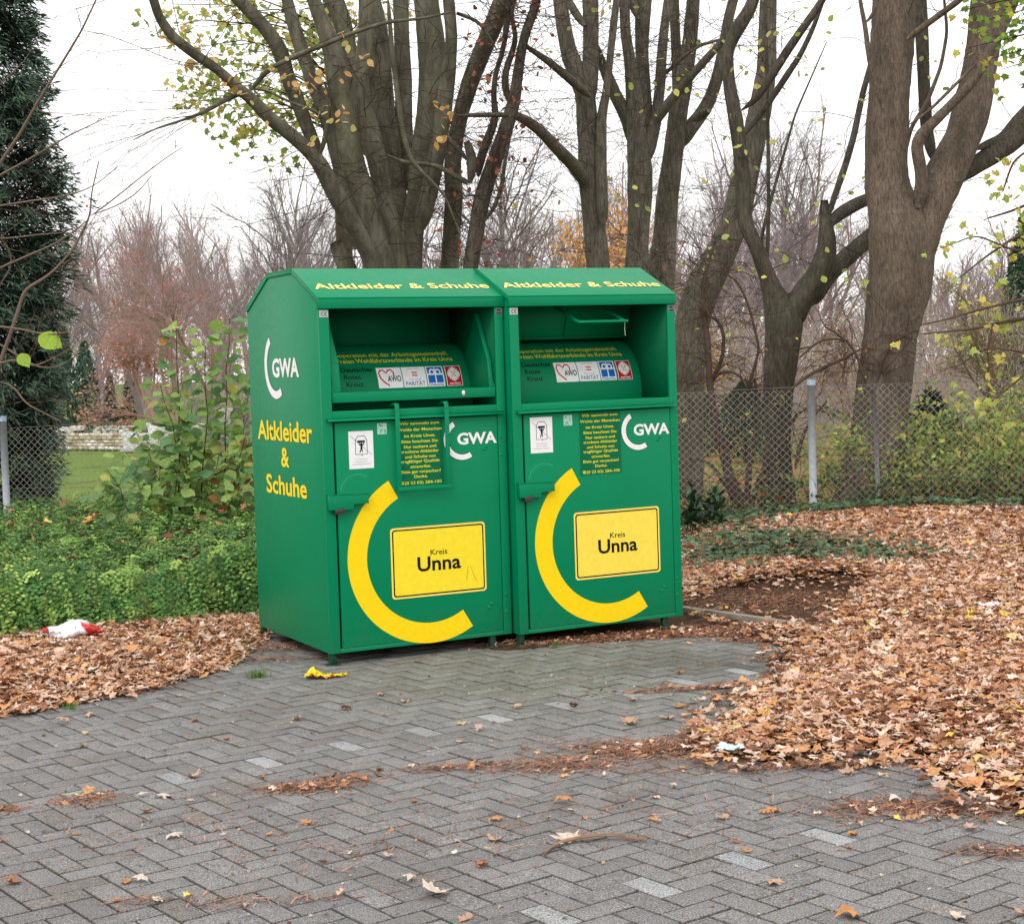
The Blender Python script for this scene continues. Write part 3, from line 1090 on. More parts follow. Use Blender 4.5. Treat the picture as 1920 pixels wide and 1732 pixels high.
# ================================================================== LEAF LITTER
DRY = [lin(230, 191, 162), lin(214, 166, 134), lin(238, 214, 195), lin(186, 131, 98), lin(220, 177, 150), lin(144, 98, 74), lin(232, 203, 181), lin(222, 168, 116), lin(212, 154, 108)]


def dry_cols(N, yel=.012, pal=None):
    p = np.array(DRY if pal is None else pal)
    c = p[rng.integers(0, len(p), N)] * rng.uniform(.72, 1.15, (N, 1))
    y = rng.random(N) < yel
    c[y] = lin(242, 206, 104) * rng.uniform(.8, 1.1, (y.sum(), 1))
    return c


def scatter(poly, N, edge=.12, bias=1.0):
    P0 = np.array(poly)
    a, b = P0.min(0), P0.max(0)
    a, b = np.maximum(a, (-4.5, 4.5)), np.minimum(b, (5.4, 17))
    P = rng.uniform(a, b, (N, 2))
    jit = P + rng.normal(0, edge, P.shape)
    return P[inside(jit, poly)]


def lay(mb, P, z, size, tilt, curl=.5, yel=.012, pal=None, kinds=(0, 1, 2, 3, 4)):
    N = len(P)
    which = rng.integers(0, len(kinds), N)
    for w in range(len(kinds)):
        s = which == w
        k = s.sum()
        if not k:
            continue
        pos = np.stack([P[s, 0], P[s, 1], z[s]], 1)
        mb.leaves(LOBED[kinds[w]], pos, size * rng.uniform(.42, 1.4, k), frames(k, None, tilt * rng.uniform(.4, 1.7, k)), dry_cols(k, yel, pal),
                  rng.normal(0.1, curl * .75, (k, 2)), rng.uniform(.65, 1.05, k), rng.normal(.05, .22, k))


mb = MB()
P = scatter(PILE, 190000, .085)
P = P[~inside(P + rng.normal(0, .11, P.shape) + .08 * np.stack([wob(P[:, 0], P[:, 1], 3, 1), wob(P[:, 0], P[:, 1], 3, 4)], 1), DIRT) | (rng.random(len(P)) < .006)]
ivy_c = np.array([gnd(*q)[:2] for q in ((1335, 1030), (1395, 1052), (1325, 1062), (1450, 1040), (1480, 1076), (1560, 1062), (1640, 1078), (1580, 990), (1390, 1010), (1430, 1066))])
d = edge_dist(P, PILE)
# thinner and trodden to crumbs along the strip by the kerb and at the tongue
kd = (P @ E2 > 7.20) & (P @ E2 < 7.34) & (P @ E1 < -6.55) & (P @ E1 > -7.7)
keep = (rng.random(len(P)) < np.clip(.22 + d / .45, 0, 1)) & ~kd
P, d = P[keep], d[keep]
z = bank(P) + .012 + rng.random(len(P)) * (.02 + .03 * np.clip(d / .6, 0, 1))
lay(mb, P, z, .059, .19)
tag(mb.build('leaf_litter', M['litter']), 'deep drift of brown fallen leaves right of the containers', 'fallen leaves', kind='stuff')
mb = MB()
P = scatter(DRIFT, 85000, .06)
d = edge_dist(P, DRIFT)
z = .008 + rng.random(len(P)) * (.015 + .05 * np.clip(d / .5, 0, 1)) + .03 * np.clip(d / .5, 0, 1)
lay(mb, P, z, .057, .19, yel=.008)
P = rng.uniform((-4.4, 9.5), (-1.2, 12.5), (500, 2))
P = P[~inside(P, DRIFT) & (P[:, 1] > 9.2 + (P[:, 0] + 4.4) * .55)]
tag(mb.build('leaf_litter', M['litter']), 'strip of tan fallen leaves between green ground cover and paving', 'fallen leaves', kind='stuff')

STRIP = gpoly([(880, 1212), (935, 1222), (1010, 1216), (1080, 1206), (1170, 1203), (1240, 1196), (1300, 1191), (1370, 1196), (1430, 1204), (1466, 1216), (1482, 1238), (1500, 1215), (1440, 1176), (1330, 1150), (1270, 1145), (1100, 1165), (900, 1195)])
bx, by = np.linspace(-.4, 2.0, 100), np.linspace(8.6, 11.2, 110)
BX, BY = np.meshgrid(bx, by, indexing='ij')
Q_ = np.stack([BX.ravel(), BY.ravel()], 1)
okq = inside(Q_ + .02 * np.stack([wob(BX.ravel(), BY.ravel(), 9, 1), wob(BX.ravel(), BY.ravel(), 8, 2)], 1), STRIP).reshape(BX.shape)
i, j = np.meshgrid(np.arange(99), np.arange(109), indexing='ij')
kk = okq[:-1, :-1] & okq[1:, :-1] & okq[1:, 1:] & okq[:-1, 1:]
i, j = i[kk], j[kk]
mb = MB()
mb.add(np.stack([Q_[:, 0], Q_[:, 1], .0045 + .002 * wob(Q_[:, 0], Q_[:, 1], 6)], 1), np.stack([i * 110 + j, (i + 1) * 110 + j, (i + 1) * 110 + j + 1, i * 110 + j + 1], -1), (0, 0, 0))
tag(mb.build('soil_strip', M['ground'], smooth=True), 'dark earth washed over the paving along the front of the right container', 'soil', kind='structure')

# brown needle and crumb patches on the paving
NEEDLE = [lin(170, 118, 92), lin(140, 98, 76), lin(190, 142, 114), lin(150, 122, 102)]


def needles(mb, cx, cy, rx, ry, N, h=.012, ang=0.0, L=.05):
    t = rng.normal(size=(N, 2)) * .5
    ca, sa = math.cos(ang), math.sin(ang)
    x = cx + t[:, 0] * rx * ca - t[:, 1] * ry * sa
    y = cy + t[:, 0] * rx * sa + t[:, 1] * ry * ca
    z = .002 + rng.random(N) * h * np.exp(-(t ** 2).sum(1))
    a = rng.uniform(0, math.pi, N)
    ln, w = L * rng.uniform(.3, 1.2, N), rng.uniform(.0009, .0022, N)
    dx, dy = np.cos(a) * ln / 2, np.sin(a) * ln / 2
    nx_, ny_ = -np.sin(a) * w, np.cos(a) * w
    tz = rng.normal(0, .004, N)
    V = np.stack([np.stack([x - dx - nx_, y - dy - ny_, z - tz], 1), np.stack([x + dx - nx_, y + dy - ny_, z + tz], 1),
                  np.stack([x + dx + nx_, y + dy + ny_, z + tz + .001], 1), np.stack([x - dx + nx_, y - dy + ny_, z - tz + .001], 1)], 1)
    c = np.array(NEEDLE)[rng.integers(0, 4, N)] * rng.uniform(.7, 1.2, (N, 1))
    mb.add(V.reshape(-1, 3), np.arange(4 * N).reshape(N, 4), np.repeat(c, 4, 0))


mb = MB()
for (px, py, rx, ry, N) in ((590, 1477, .20, .11, 430), (650, 1462, .16, .09, 200), (530, 1480, .16, .08, 120), (160, 1500, .13, .10, 260), (0, 1520, .1, .08, 160), (1090, 1432, .34, .17, 600), (1190, 1405, .36, .18, 850), (1290, 1400, .4, .2, 1500), (1000, 1440, .3, .12, 260),
                            (850, 1440, .26, .06, 260), (1650, 1520, .26, .16, 520), (1880, 1598, .2, .09, 260), (1870, 1515, .5, .16, 1500), (1400, 1180, .5, .10, 900), (1310, 1178, .35, .10, 900), (1330, 1290, .5, .06, 700), (1250, 1195, .5, .08, 700), (1560, 1435, .7, .08, 900),
                            (520, 1690, .3, .05, 90), (280, 1690, .2, .06, 80), (700, 1600, .5, .2, 110), (1000, 1540, 1.2, .5, 240), (400, 1560, 1.2, .5, 260), (1400, 1500, 1.0, .4, 200), (950, 1210, .5, .07, 400), (1020, 1206, .4, .08, 700), (1130, 1196, .5, .08, 900), (1260, 1186, .5, .09, 1200), (1360, 1188, .45, .10, 1300), (1440, 1200, .35, .10, 900), (1480, 1235, .2, .12, 500), (430, 1240, .5, .10, 500), (520, 1215, .25, .2, 420)):
    g = gnd(px, py)
    needles(mb, g[0], g[1], rx, ry, N, ang=rng.normal(0, .12))
    k_ = max(2, N // 28)                                 # leaf scraps caught among the needles
    lay(mb, np.stack([g[0] + rng.normal(0, rx * .5, k_), g[1] + rng.normal(0, ry * .5, k_)], 1), np.full(k_, .010), .034, .3)
g = gnd(1470, 1130)
needles(mb, g[0], g[1], .75, .55, 2600, .008)
mb.v[-1][:, 2] += bank(mb.v[-1]) + .004
tag(mb.build('needle_litter', M['needle']), 'patches of brown needles and leaf crumbs on the paving', 'needle litter', kind='stuff')

# crumbs and grit
mb = MB()
N = 1500
P = rng.uniform((-3.2, 4.2), (2.6, 9.4), (N, 2))
lay(mb, P, np.full(N, .004), .016, .3, pal=[lin(196, 160, 130), lin(170, 120, 80), lin(150, 110, 90), lin(206, 190, 170), lin(120, 84, 60)])
tag(mb.build('leaf_crumbs', M['litter']), 'tiny leaf crumbs sprinkled over the block paving', 'leaf crumbs', kind='stuff')

# single leaves on the paving: px, py, colour word, size
CW = {'tan': lin(206, 168, 140), 'orange': lin(206, 148, 98), 'cream': lin(232, 212, 194), 'yellow': lin(234, 210, 140), 'dark': lin(98, 56, 40), 'pink': lin(210, 178, 164), 'rust': lin(180, 120, 84)}
LV = [(105, 1357, 'tan', 1), (168, 1378, 'yellow', .7), (170, 1339, 'tan', 1), (150, 1402, 'orange', .7), (372, 1352, 'rust', .6), (637, 1329, 'dark', 1), (717, 1306, 'tan', .9), (765, 1315, 'tan', .8), (325, 1307, 'tan', .8), (565, 1350, 'tan', .7),
      (422, 1385, 'orange', .7), (895, 1373, 'pink', 1), (875, 1357, 'yellow', .7), (852, 1391, 'pink', .6), (367, 1460, 'tan', .8), (495, 1457, 'orange', .6), (257, 1495, 'cream', .7), (325, 1494, 'cream', 1), (352, 1501, 'tan', .5), (272, 1527, 'orange', .7),
      (342, 1565, 'cream', 1), (132, 1566, 'orange', .6), (587, 1548, 'orange', .8), (775, 1501, 'rust', .6), (922, 1580, 'tan', .8), (945, 1536, 'orange', .8), (717, 1605, 'pink', .7), (910, 1631, 'rust', .9), (775, 1645, 'cream', .9), (795, 1681, 'cream', 1.3),
      (280, 1654, 'cream', .9), (290, 1686, 'cream', .7), (230, 1660, 'orange', .7), (887, 1720, 'tan', .8), (12, 1657, 'rust', .7), (977, 1330, 'tan', .9), (1075, 1322, 'dark', 1), (1265, 1329, 'orange', 1), (1267, 1347, 'tan', 1.1), (1305, 1338, 'pink', .9),
      (1187, 1363, 'tan', 1.5), (1192, 1312, 'tan', .9), (1265, 1265, 'orange', .8), (1072, 1507, 'orange', 1), (1220, 1535, 'orange', .6), (1232, 1545, 'tan', .5), (1367, 1534, 'tan', .9), (1420, 1525, 'orange', .7), (1465, 1526, 'orange', 1), (1067, 1571, 'cream', 1.2),
      (1040, 1589, 'cream', .6), (1389, 1580, 'rust', .6), (1391, 1595, 'orange', .6), (1602, 1570, 'orange', .8), (1685, 1498, 'cream', .8), (1697, 1539, 'orange', .8), (1785, 1526, 'pink', .9), (1812, 1550, 'pink', 1), (1442, 1665, 'tan', 1.2), (1612, 1716, 'orange', 1),
      (1900, 1714, 'tan', .9), (1810, 1728, 'cream', .9), (1400, 1440, 'pink', .7), (1535, 1439, 'tan', .9), (1600, 1450, 'tan', .8), (1602, 1440, 'orange', .7), (1305, 1162, 'yellow', 1.2), (1462, 1158, 'tan', 1),
      (1622, 1201, 'yellow', 1.25), (1700, 1192, 'yellow', 1.3), (1892, 1242, 'yellow', 1.7), (1768, 1197, 'yellow', 1.2), (1660, 1305, 'yellow', 1.2), (1872, 1068, 'yellow', 1.6), (1392, 1071, 'yellow', 1.2), (1845, 1449, 'yellow', 1.1), (1366, 1393, 'yellow', .9), (1905, 1180, 'yellow', 1.1)]
MARKS = [('the curved twig', (1120, 1580)), ('the big needle patch', (590, 1475)), ('the left needle patch', (160, 1500)), ('the folded paper', (1368, 1416)), ('the yellow wrapper', (610, 1268)), ('the right container', (1120, 1190)),
         ('the left container', (780, 1215)), ('the right needle patch', (1650, 1525)), ('the leftmost light block', (333, 1460)), ('the light block before the left container', (785, 1368)), ('the light block before the container gap', (920, 1343)),
         ('the left leaf drift', (250, 1310)), ('the nearest light block', (1070, 1712)), ('the second nearest light block', (1265, 1660)), ('the light block by the right needles', (1600, 1563)), ('the tuft of grass', (483, 1268)), ('the kerb by the bare soil', (1440, 1170)), ('the white tissue', (1650, 1066)), ('the flat paper scrap', (1855, 1179)), ('the right fence post', (1516, 960)), ('the bare soil patch', (1480, 1130))]
seen = {}
for k, (px, py, cw, sz) in enumerate(LV):
    g = gnd(px, py)
    best = sorted((math.hypot(px - m[1][0], (py - m[1][1]) * 2.2), n_) for n_, m in enumerate(MARKS))
    size_w = 'large ' if sz >= 1.2 else ('small ' if sz < .75 else '')
    word = {'dark': 'dark brown', 'pink': 'pinkish tan', 'rust': 'rust brown'}.get(cw, cw)
    lab = None
    for dist, mi in best:
        mx, my = MARKS[mi][1]
        ddx, ddy = px - mx, (py - my) * 2.2
        rel = ('right of ' if ddx > 0 else 'left of ') if abs(ddx) > abs(ddy) else ('in front of ' if ddy > 0 else 'behind ')
        t = f'{size_w}{word} lobed leaf lying {rel}{MARKS[mi][0]}'
        if t not in seen:
            lab = t
            break
    seen[lab] = 1
    mb = MB()
    kind = (1, 3, 1, 3, 0)[k % 5]
    V, Fc = LOBED[kind]
    cu = rng.uniform(.5, 1.3, (1, 2)) * (1 if rng.random() < .7 else -1)
    if sz > 1:
        cu *= .7
    yaw = np.array([[math.cos(2.4 * k), math.sin(2.4 * k), 0]])
    mb.leaves((V, Fc), np.zeros((1, 3)), [.074 * sz], frames(1, None, .10, yaw), [CW[cw] * rng.uniform(.85, 1.05)], cu)
    zmin = mb.v[0][:, 2].min()
    mb.v[0][:, 2] += .001 - zmin
    o = mb.build('fallen_leaf', M['litter'])
    zz = 0.0
    if k >= len(LV) - 12:
        zz = .03 if k < len(LV) - 10 else float(bank(np.array([[g[0], g[1]]]))[0]) + .055
        lab = lab.replace('on the paving', '').replace('lobed leaf lying', 'lobed leaf')
    o.location = (g[0], g[1], zz)
    tag(o, lab, 'fallen leaf', 'single leaves scattered on the paving')

# ================================================================== PLANTS near the fence


def bed_h(x, y):
    """height of the ground-cover bed at the left, 0 outside"""
    f = 9.95 + (x + 3.1) * .78 - .12 * np.sin(x * 5) - .08 * np.sin(x * 11 + 1)
    t = np.clip((y - f) / .22, 0, 1)
    return (.44 + .07 * np.sin(x * 2.3 + y) + .05 * np.sin(y * 3.1 - x * 4) + .05 * wob(x, y, 1.6, 3)) * np.sqrt(t * (2 - t)) * (t > 0)


def cover():
    mb = MB()
    N = 11500
    x, y = rng.uniform(-5.8, -1.0, N), rng.uniform(9.4, 16.8, N)
    xf = rng.uniform(-4.4, -1.3, 3900)
    yf = 9.95 + (xf + 3.1) * .78 - .12 * np.sin(xf * 5) - .08 * np.sin(xf * 11 + 1) + rng.random(3900) ** 1.2 * .30
    x, y = np.concatenate([x, xf]), np.concatenate([y, yf])
    N = len(x)
    near = rng.random(N) < np.clip(1.35 - (y - 10) * .1, .5, 1)
    h = bed_h(x, y)
    k = near & (h > .02) & ~((x > -1.55) & (y < 11.3))
    x, y, h = x[k], y[k], h[k]
    e = .03
    gxn, gyn = -(bed_h(x + e, y) - bed_h(x - e, y)) / (2 * e), -(bed_h(x, y + e) - bed_h(x, y - e)) / (2 * e)
    nrm = np.stack([gxn, gyn, np.ones_like(x)], 1)
    nrm /= np.linalg.norm(nrm, axis=1)[:, None]
    n_hang = int(k[-3900:].sum())
    n_s = len(x)
    fr = np.arange(n_s) >= n_s - n_hang
    nrm[fr] = np.array([0, -.85, .5]) + rng.normal(0, .15, (n_hang, 3))
    nrm /= np.linalg.norm(nrm, axis=1)[:, None]
    dirs = nrm + rng.normal(0, .55, (n_s, 3))
    dirs[:, 2] = np.abs(dirs[:, 2]) * .8
    dirs /= np.linalg.norm(dirs, axis=1)[:, None]
    dirs[fr] = np.stack([rng.normal(0, .4, n_hang), rng.uniform(-1, -.2, n_hang), rng.normal(-.15, .35, n_hang)], 1)
    dirs /= np.linalg.norm(dirs, axis=1)[:, None]
    L = rng.uniform(.12, .30, n_s)
    L[fr] *= 1.25
    n_l = 15
    t = np.linspace(.1, 1, n_l)
    droop = rng.uniform(.3, 1.3, n_s)
    base = np.stack([x, y, h - .05 - .10 * rng.random(n_s)], 1)
    base[fr, 2] = np.maximum(.06, rng.uniform(.05, .46, n_hang) * np.clip(h[fr] / .40, .4, 1.1))
    base[fr, 1] = y[fr] * .5 + .5 * (9.95 + (x[fr] + 3.1) * .78 - .12 * np.sin(x[fr] * 5) - .08 * np.sin(x[fr] * 11 + 1)) + .04
    droop[fr] *= 1.5
    pts = base[:, None, :] + dirs[:, None, :] * (L[:, None] * t[None, :])[:, :, None]
    pts[:, :, 2] -= (droop * L)[:, None] * t[None, :] ** 2 * .8
    pts[:, :, 2] = np.maximum(pts[:, :, 2], .015)
    sd = np.cross(dirs, [0, 0, 1.0])
    sd /= np.linalg.norm(sd, axis=1)[:, None] + 1e-9
    sgn = np.where(np.arange(n_l) % 2 == 0, 1, -1)
    yaw = sd[:, None, :] * sgn[None, :, None] + dirs[:, None, :] * .5
    tone = rng.random(n_s)
    c = np.where(tone[:, None] < .3, lin(128, 164, 80), np.where(tone[:, None] < .84, lin(84, 130, 66), lin(162, 190, 96))) * rng.uniform(.45, 1.3, (n_s, 1))
    c = np.repeat(c, n_l, 0) * rng.uniform(.85, 1.15, (n_s * n_l, 1))
    mb.leaves(SMALL, pts.reshape(-1, 3), rng.uniform(.024, .036, n_s * n_l), frames(n_s * n_l, np.repeat(nrm, n_l, 0), .2, yaw.reshape(-1, 3)), c)
    o = tag(mb.build('ground_cover', M['evergreen']), 'low bank of dense small-leaved green ground cover left of the containers', 'ground cover', kind='stuff')
    # dead leaves caught on top
    mb = MB()
    Nq = 90
    x, y = rng.uniform(-4.6, -1.5, Nq), rng.uniform(10.2, 15.5, Nq)
    h = bed_h(x, y)
    k = h > .1
    lay(mb, np.stack([x[k], y[k]], 1), h[k] + .04, .085, .5, pal=[lin(170, 114, 84), lin(190, 134, 98), lin(140, 90, 66), lin(214, 160, 100)])
    tag(mb.build('caught_leaves', M['litter']), 'brown dead leaves caught on top of the green ground cover', 'fallen leaves', kind='stuff')
    # dark soil core so that no light shines through
    mb = MB()
    xs, ys = np.linspace(-6.2, -.9, 60), np.linspace(9.2, 16.9, 80)
    XX, YY = np.meshgrid(xs, ys, indexing='ij')
    ZZ = bed_h(XX, YY) - .16
    i, j = np.meshgrid(np.arange(59), np.arange(79), indexing='ij')
    hit = (ZZ[:-1, :-1] > -.15)
    i, j = i[hit], j[hit]
    q = np.stack([i * 80 + j, (i + 1) * 80 + j, (i + 1) * 80 + j + 1, i * 80 + j + 1], -1)
    mb.add(np.stack([XX, YY, ZZ], -1).reshape(-1, 3), q, (0, 0, 0))
    tag(mb.build('soil_bed', M['ground'], smooth=True), 'dark soil under the green ground cover', 'soil', kind='structure')


cover()


def wander(p, d, L, n=6, wig=.12, sag=0.0):
    p, d = np.array(p, float), np.array(d, float)
    d /= np.linalg.norm(d)
    out = [p]
    for i in range(n):
        d = d + rng.normal(0, wig, 3)
        d[2] -= sag / n
        d /= np.linalg.norm(d)
        p = p + d * L / n
        out.append(p)
    return np.array(out)


def broad_bush():
    base = at(385, 975, 13.9)
    base[2] = 0
    root = thing('leafy_shrub', 'upright shrub with broad green leaves, a few red, beside the left container', 'shrub', base)
    st, lf = MB(), MB()
    pos, nr, cc, ss, yw = [], [], [], [], []
    stems = [(330, 610, 0, .01), (430, 600, .15, .008), (300, 720, -.1, .007), (200, 880, -.5, .007), (470, 700, .2, .007), (360, 760, .3, .007), (250, 800, 0, .006), (410, 800, .3, .006), (470, 850, .1, .006), (330, 860, -.3, .006), (440, 900, -.2, .006), (270, 905, -.4, .005), (385, 640, .1, .008), (180, 925, -.6, .005), (395, 900, .5, .005), (465, 780, -.1, .006), (300, 830, .2, .006), (230, 850, -.2, .005)]
    for sx, sy, dy, r in stems:
        tip = at(sx, sy, 13.9 + dy)
        b0 = base + np.array([rng.uniform(-.35, .3) + (sx - 370) * .0011, dy * .5 + rng.uniform(-.2, .2), .12])
        mid = (b0 * .45 + tip * .55) + rng.normal(0, .05, 3)
        mid[2] += .06
        ts = np.linspace(0, 1, 9)[:, None]
        pl = (1 - ts) ** 2 * b0 + 2 * ts * (1 - ts) * mid + ts ** 2 * tip
        pl[1:-1] += rng.normal(0, .012, (7, 3))
        st.tube(pl, np.linspace(r, .0025, 9), 5, lin(74, 54, 44))
        L = np.linalg.norm(tip - b0)
        n = int(9 + L * 15)
        for t in np.linspace(.22, 1, n):
            for s_ in (0, 1):
                i = t * 8
                k = min(int(i), 7)
                p = pl[k] + (pl[k + 1] - pl[k]) * (i - k)
                a = rng.uniform(0, 2 * math.pi)
                yv = np.array([math.cos(a), math.sin(a), rng.uniform(-.3, .35)])
                pos.append(p + yv * rng.uniform(.01, .10))
                yw.append(yv)
                nr.append((rng.normal(0, .35), -.35 + rng.normal(0, .35), .85))
                low = max(0, 1 - (p[2] - .3) / .9)
                red = rng.random() < .02 + .22 * low * (sx > 290)
                if red:
                    c = (lin(176, 96, 60), lin(196, 128, 84), lin(166, 120, 70))[rng.integers(0, 3)]
                else:
                    c = (lin(134, 170, 92), lin(152, 184, 98), lin(112, 156, 102), lin(170, 194, 106), lin(134, 160, 106), lin(198, 196, 104))[rng.choice(6, p=[.25, .2, .2, .17, .13, .05])]
                cc.append(c * rng.uniform(.8, 1.1))
                ss.append(rng.uniform(.075, .145))
    lf.leaves(OVAL, np.array(pos), np.array(ss), frames(len(pos), np.array(nr), .3, np.array(yw)), np.array(cc), rng.normal(-.25, .3, (len(pos), 2)), np.full(len(pos), 1.22))
    st.build('stem', M['twig'], root, base)
    lf.build('leaves', M['leaf'], root, base)


broad_bush()


def ivy():
    mb = MB()
    P = []
    for c in ivy_c:
        P.append(c + rng.normal(0, (.25, .25), (120, 2)))
    P.append(np.stack([rng.uniform(1.3, 5.6, 500), np.zeros(500)], 1))
    P[-1][:, 1] = 15.75 - .17 * P[-1][:, 0] + rng.normal(0, .22, 500)
    P = np.vstack(P)
    P = P[(P[:, 0] > 1.15) & ~inside(P, DIRT) & ~((P[:, 0] < 1.32) & (P[:, 1] < 11.6))]
    n = len(P)
    z = bank(P) + .085 + rng.random(n) * .02 + .05 * (P[:, 1] > 14.6) * rng.random(n)
    c = np.array([lin(60, 92, 56), lin(76, 112, 66), lin(48, 76, 48), lin(92, 122, 74)])[rng.integers(0, 4, n)] * rng.uniform(.8, 1.15, (n, 1))
    mb.leaves(LOBED[0], np.stack([P[:, 0], P[:, 1], z], 1), rng.uniform(.045, .075, n), frames(n, None, .25), c, rng.normal(-.2, .2, n))
    tag(mb.build('ivy', M['glossy']), 'dark green ivy creeping through the brown leaves by the right container', 'ivy', kind='stuff')


ivy()


def laurel():
    base = at(1325, 985, 15.2)
    base[2] = .05
    root = thing('laurel_seedling', 'small dark laurel with long glossy leaves behind the right container', 'laurel', base)
    st, lf = MB(), MB()
    pos, yw, nr = [], [], []
    for k in range(13):
        d = np.array([rng.normal(0, .4), rng.normal(0, .3), 1])
        pl = wander(base + np.array([rng.normal(0, .16), rng.normal(0, .12), 0]), d, rng.uniform(.2, .42), 5, .08)
        st.tube(pl, np.linspace(.006, .003, 6), 5, lin(60, 70, 40))
        for t in range(1, 6):
            for _ in range(3):
                a = rng.uniform(0, 6.28)
                yv = np.array([math.cos(a), math.sin(a), rng.uniform(.1, .8)])
                pos.append(pl[t])
                yw.append(yv)
                nr.append((-yv[0] * .5, -yv[1] * .5, .8))
    n = len(pos)
    c = np.array([lin(44, 78, 50), lin(62, 100, 62), lin(34, 60, 42)])[rng.integers(0, 3, n)]
    lf.leaves(OVAL, np.array(pos), rng.uniform(.09, .15, n), frames(n, np.array(nr), .2, np.array(yw)), c, np.full(n, -.2), np.full(n, .62))
    st.build('stem', M['twig'], root, base)
    lf.build('leaves', M['glossy'], root, base)


laurel()

# ================================================================== FENCE


def fence_y(x):
    return 16.38 - .166 * x


def fence():
    x0, x1 = -7.6, 6.6
    base = np.array([0, fence_y(0), 0])
    root = thing('chain_link_fence', 'grey chain link fence on round steel posts behind the containers', 'fence', base)
    mb = MB()
    p = .0178
    n = int((x1 - x0) / (2 * p))
    top = lambda x: np.interp(x, [-7.6, -5.4, 2.9, 6.6], [1.12, 1.14, 1.365, 1.39])
    bot = lambda x: np.where(x > 1, .03, .16)
    mcol = lin(174, 172, 166)
    for k in range(n):
        xc = x0 + k * 2 * p
        zt, zb = float(top(xc)), float(bot(np.array(xc)))
        m = int((zt - zb) / .036)
        zz = zb + np.arange(m + 1) * .036
        xx = xc + np.where((np.arange(m + 1) + k) % 2 == 0, .001, 2 * p - .001) + rng.normal(0, .0015, m + 1)
        yy = np.array([fence_y(v) for v in xx]) + np.where((np.arange(m + 1) + k) % 2 == 0, -.003, .003) + .012 * np.sin(xx * 2.3)
        mb.tube(np.stack([xx, yy, zz], 1), .0031, 3, mcol * rng.uniform(.8, 1.1), cap=False)
    mb.build('wire_mesh', M['metal'], root, base)
    for fz in (lambda x: top(x) - .004, lambda x: np.full_like(x, .50), lambda x: bot(x) + .02):
        w = MB()
        xx = np.linspace(x0, x1, 60)
        w.tube(np.stack([xx, fence_y(xx) - .006, fz(xx)], 1), .0026, 4, lin(120, 116, 112))
        w.build('tension_wire', M['metal'], root, base)
    for (px, ht, r) in ((-5.36, 1.27, .037), (2.925, 1.43, .038), (-9.2 + 1.9, 1.2, .037), (6.5, 1.5, .037)):
        w = MB()
        y = fence_y(px) - .048
        w.tube([(px, y, -.03), (px, y, ht - .055)], r, 16, lin(168, 176, 182))
        po = w.build('post', M['metal'], root, base, smooth=False)
        w = MB()
        w.tube([(px, y, ht - .056), (px, y, ht - .010), (px, y, ht)], [r + .003, r + .003, r * .7], 16, lin(140, 162, 182))
        w.build('post_cap', M['metal'], po, base)
    w = MB()                                             # slanting brace behind the mesh
    a, b_ = at(1637, 728, 16.25), at(1648, 905, 16.25)
    b_[2] = 0.05
    w.tube([a, b_], .022, 10, lin(122, 122, 124))
    w.build('brace', M['metal'], root, base)


fence()

# ================================================================== NEAR TREES (traced limb by limb, each at its own depth)


def limb(mb, pts, Y, sc, ox, oy, dy=0.0, n=10, wmul=1.0, bark=None, foot=None):
    bark = lin(92, 78, 68) if bark is None else bark
    """pts: x, y, width in an enlarged view; Y distance of its foot, dy change of distance towards its far end"""
    P = np.array(pts, float)
    k = len(P)
    # smooth resample
    s = np.concatenate([[0], np.cumsum(np.linalg.norm(np.diff(P[:, :2], axis=0), axis=1))])
    m = max(6, int(s[-1] * sc / 11))
    t = np.linspace(0, s[-1], m)
    Q = np.stack([np.interp(t, s, P[:, c]) for c in range(3)], 1)
    for _ in range(2):
        Q[1:-1] = (Q[:-2] + 2 * Q[1:-1] + Q[2:]) / 4
    ys = Y + dy * (t / s[-1])
    out = np.array([at(ox + q[0] * sc, oy + q[1] * sc, yy) for q, yy in zip(Q, ys)])
    r = Q[:, 2] * sc / 2 * ys / F_PX * wmul
    r = r * (1 + .025 * np.sin(t * .012 + P[0, 0]) + rng.normal(0, .012, m))
    if foot is None:
        for e_, k_ in ((0, .35), (1, .75), (2, .93)):
            r[e_] *= k_
    else:                                                # carry the stem down to its root flare
        q0 = out[0]
        f0 = np.array([q0[0] * .6 + foot[0] * .4, q0[1], -.08])
        t_ = np.linspace(0, 1, 7)[:-1, None]
        out = np.vstack([f0 + (q0 - f0) * t_ ** 1.15, out])
        r = np.concatenate([r[0] * np.linspace(1.45, 1.0, 7)[:-1] ** 1.2, r])
    if oy + P[-1, 1] * sc < 0 and r[-1] > .012:          # the crown goes on above the picture
        d_ = out[-1] - out[-3]
        d_ /= np.linalg.norm(d_)
        ex = wander(out[-1], d_, 3.2 + 14 * r[-1], 9, .07, -.12)[1:]
        out = np.vstack([out, ex])
        r = np.concatenate([r, r[-1] * np.linspace(.93, .16, 9)])
    else:
        r[-1] *= .82
    mb.tube(out, r, n, bark)
    return out, r


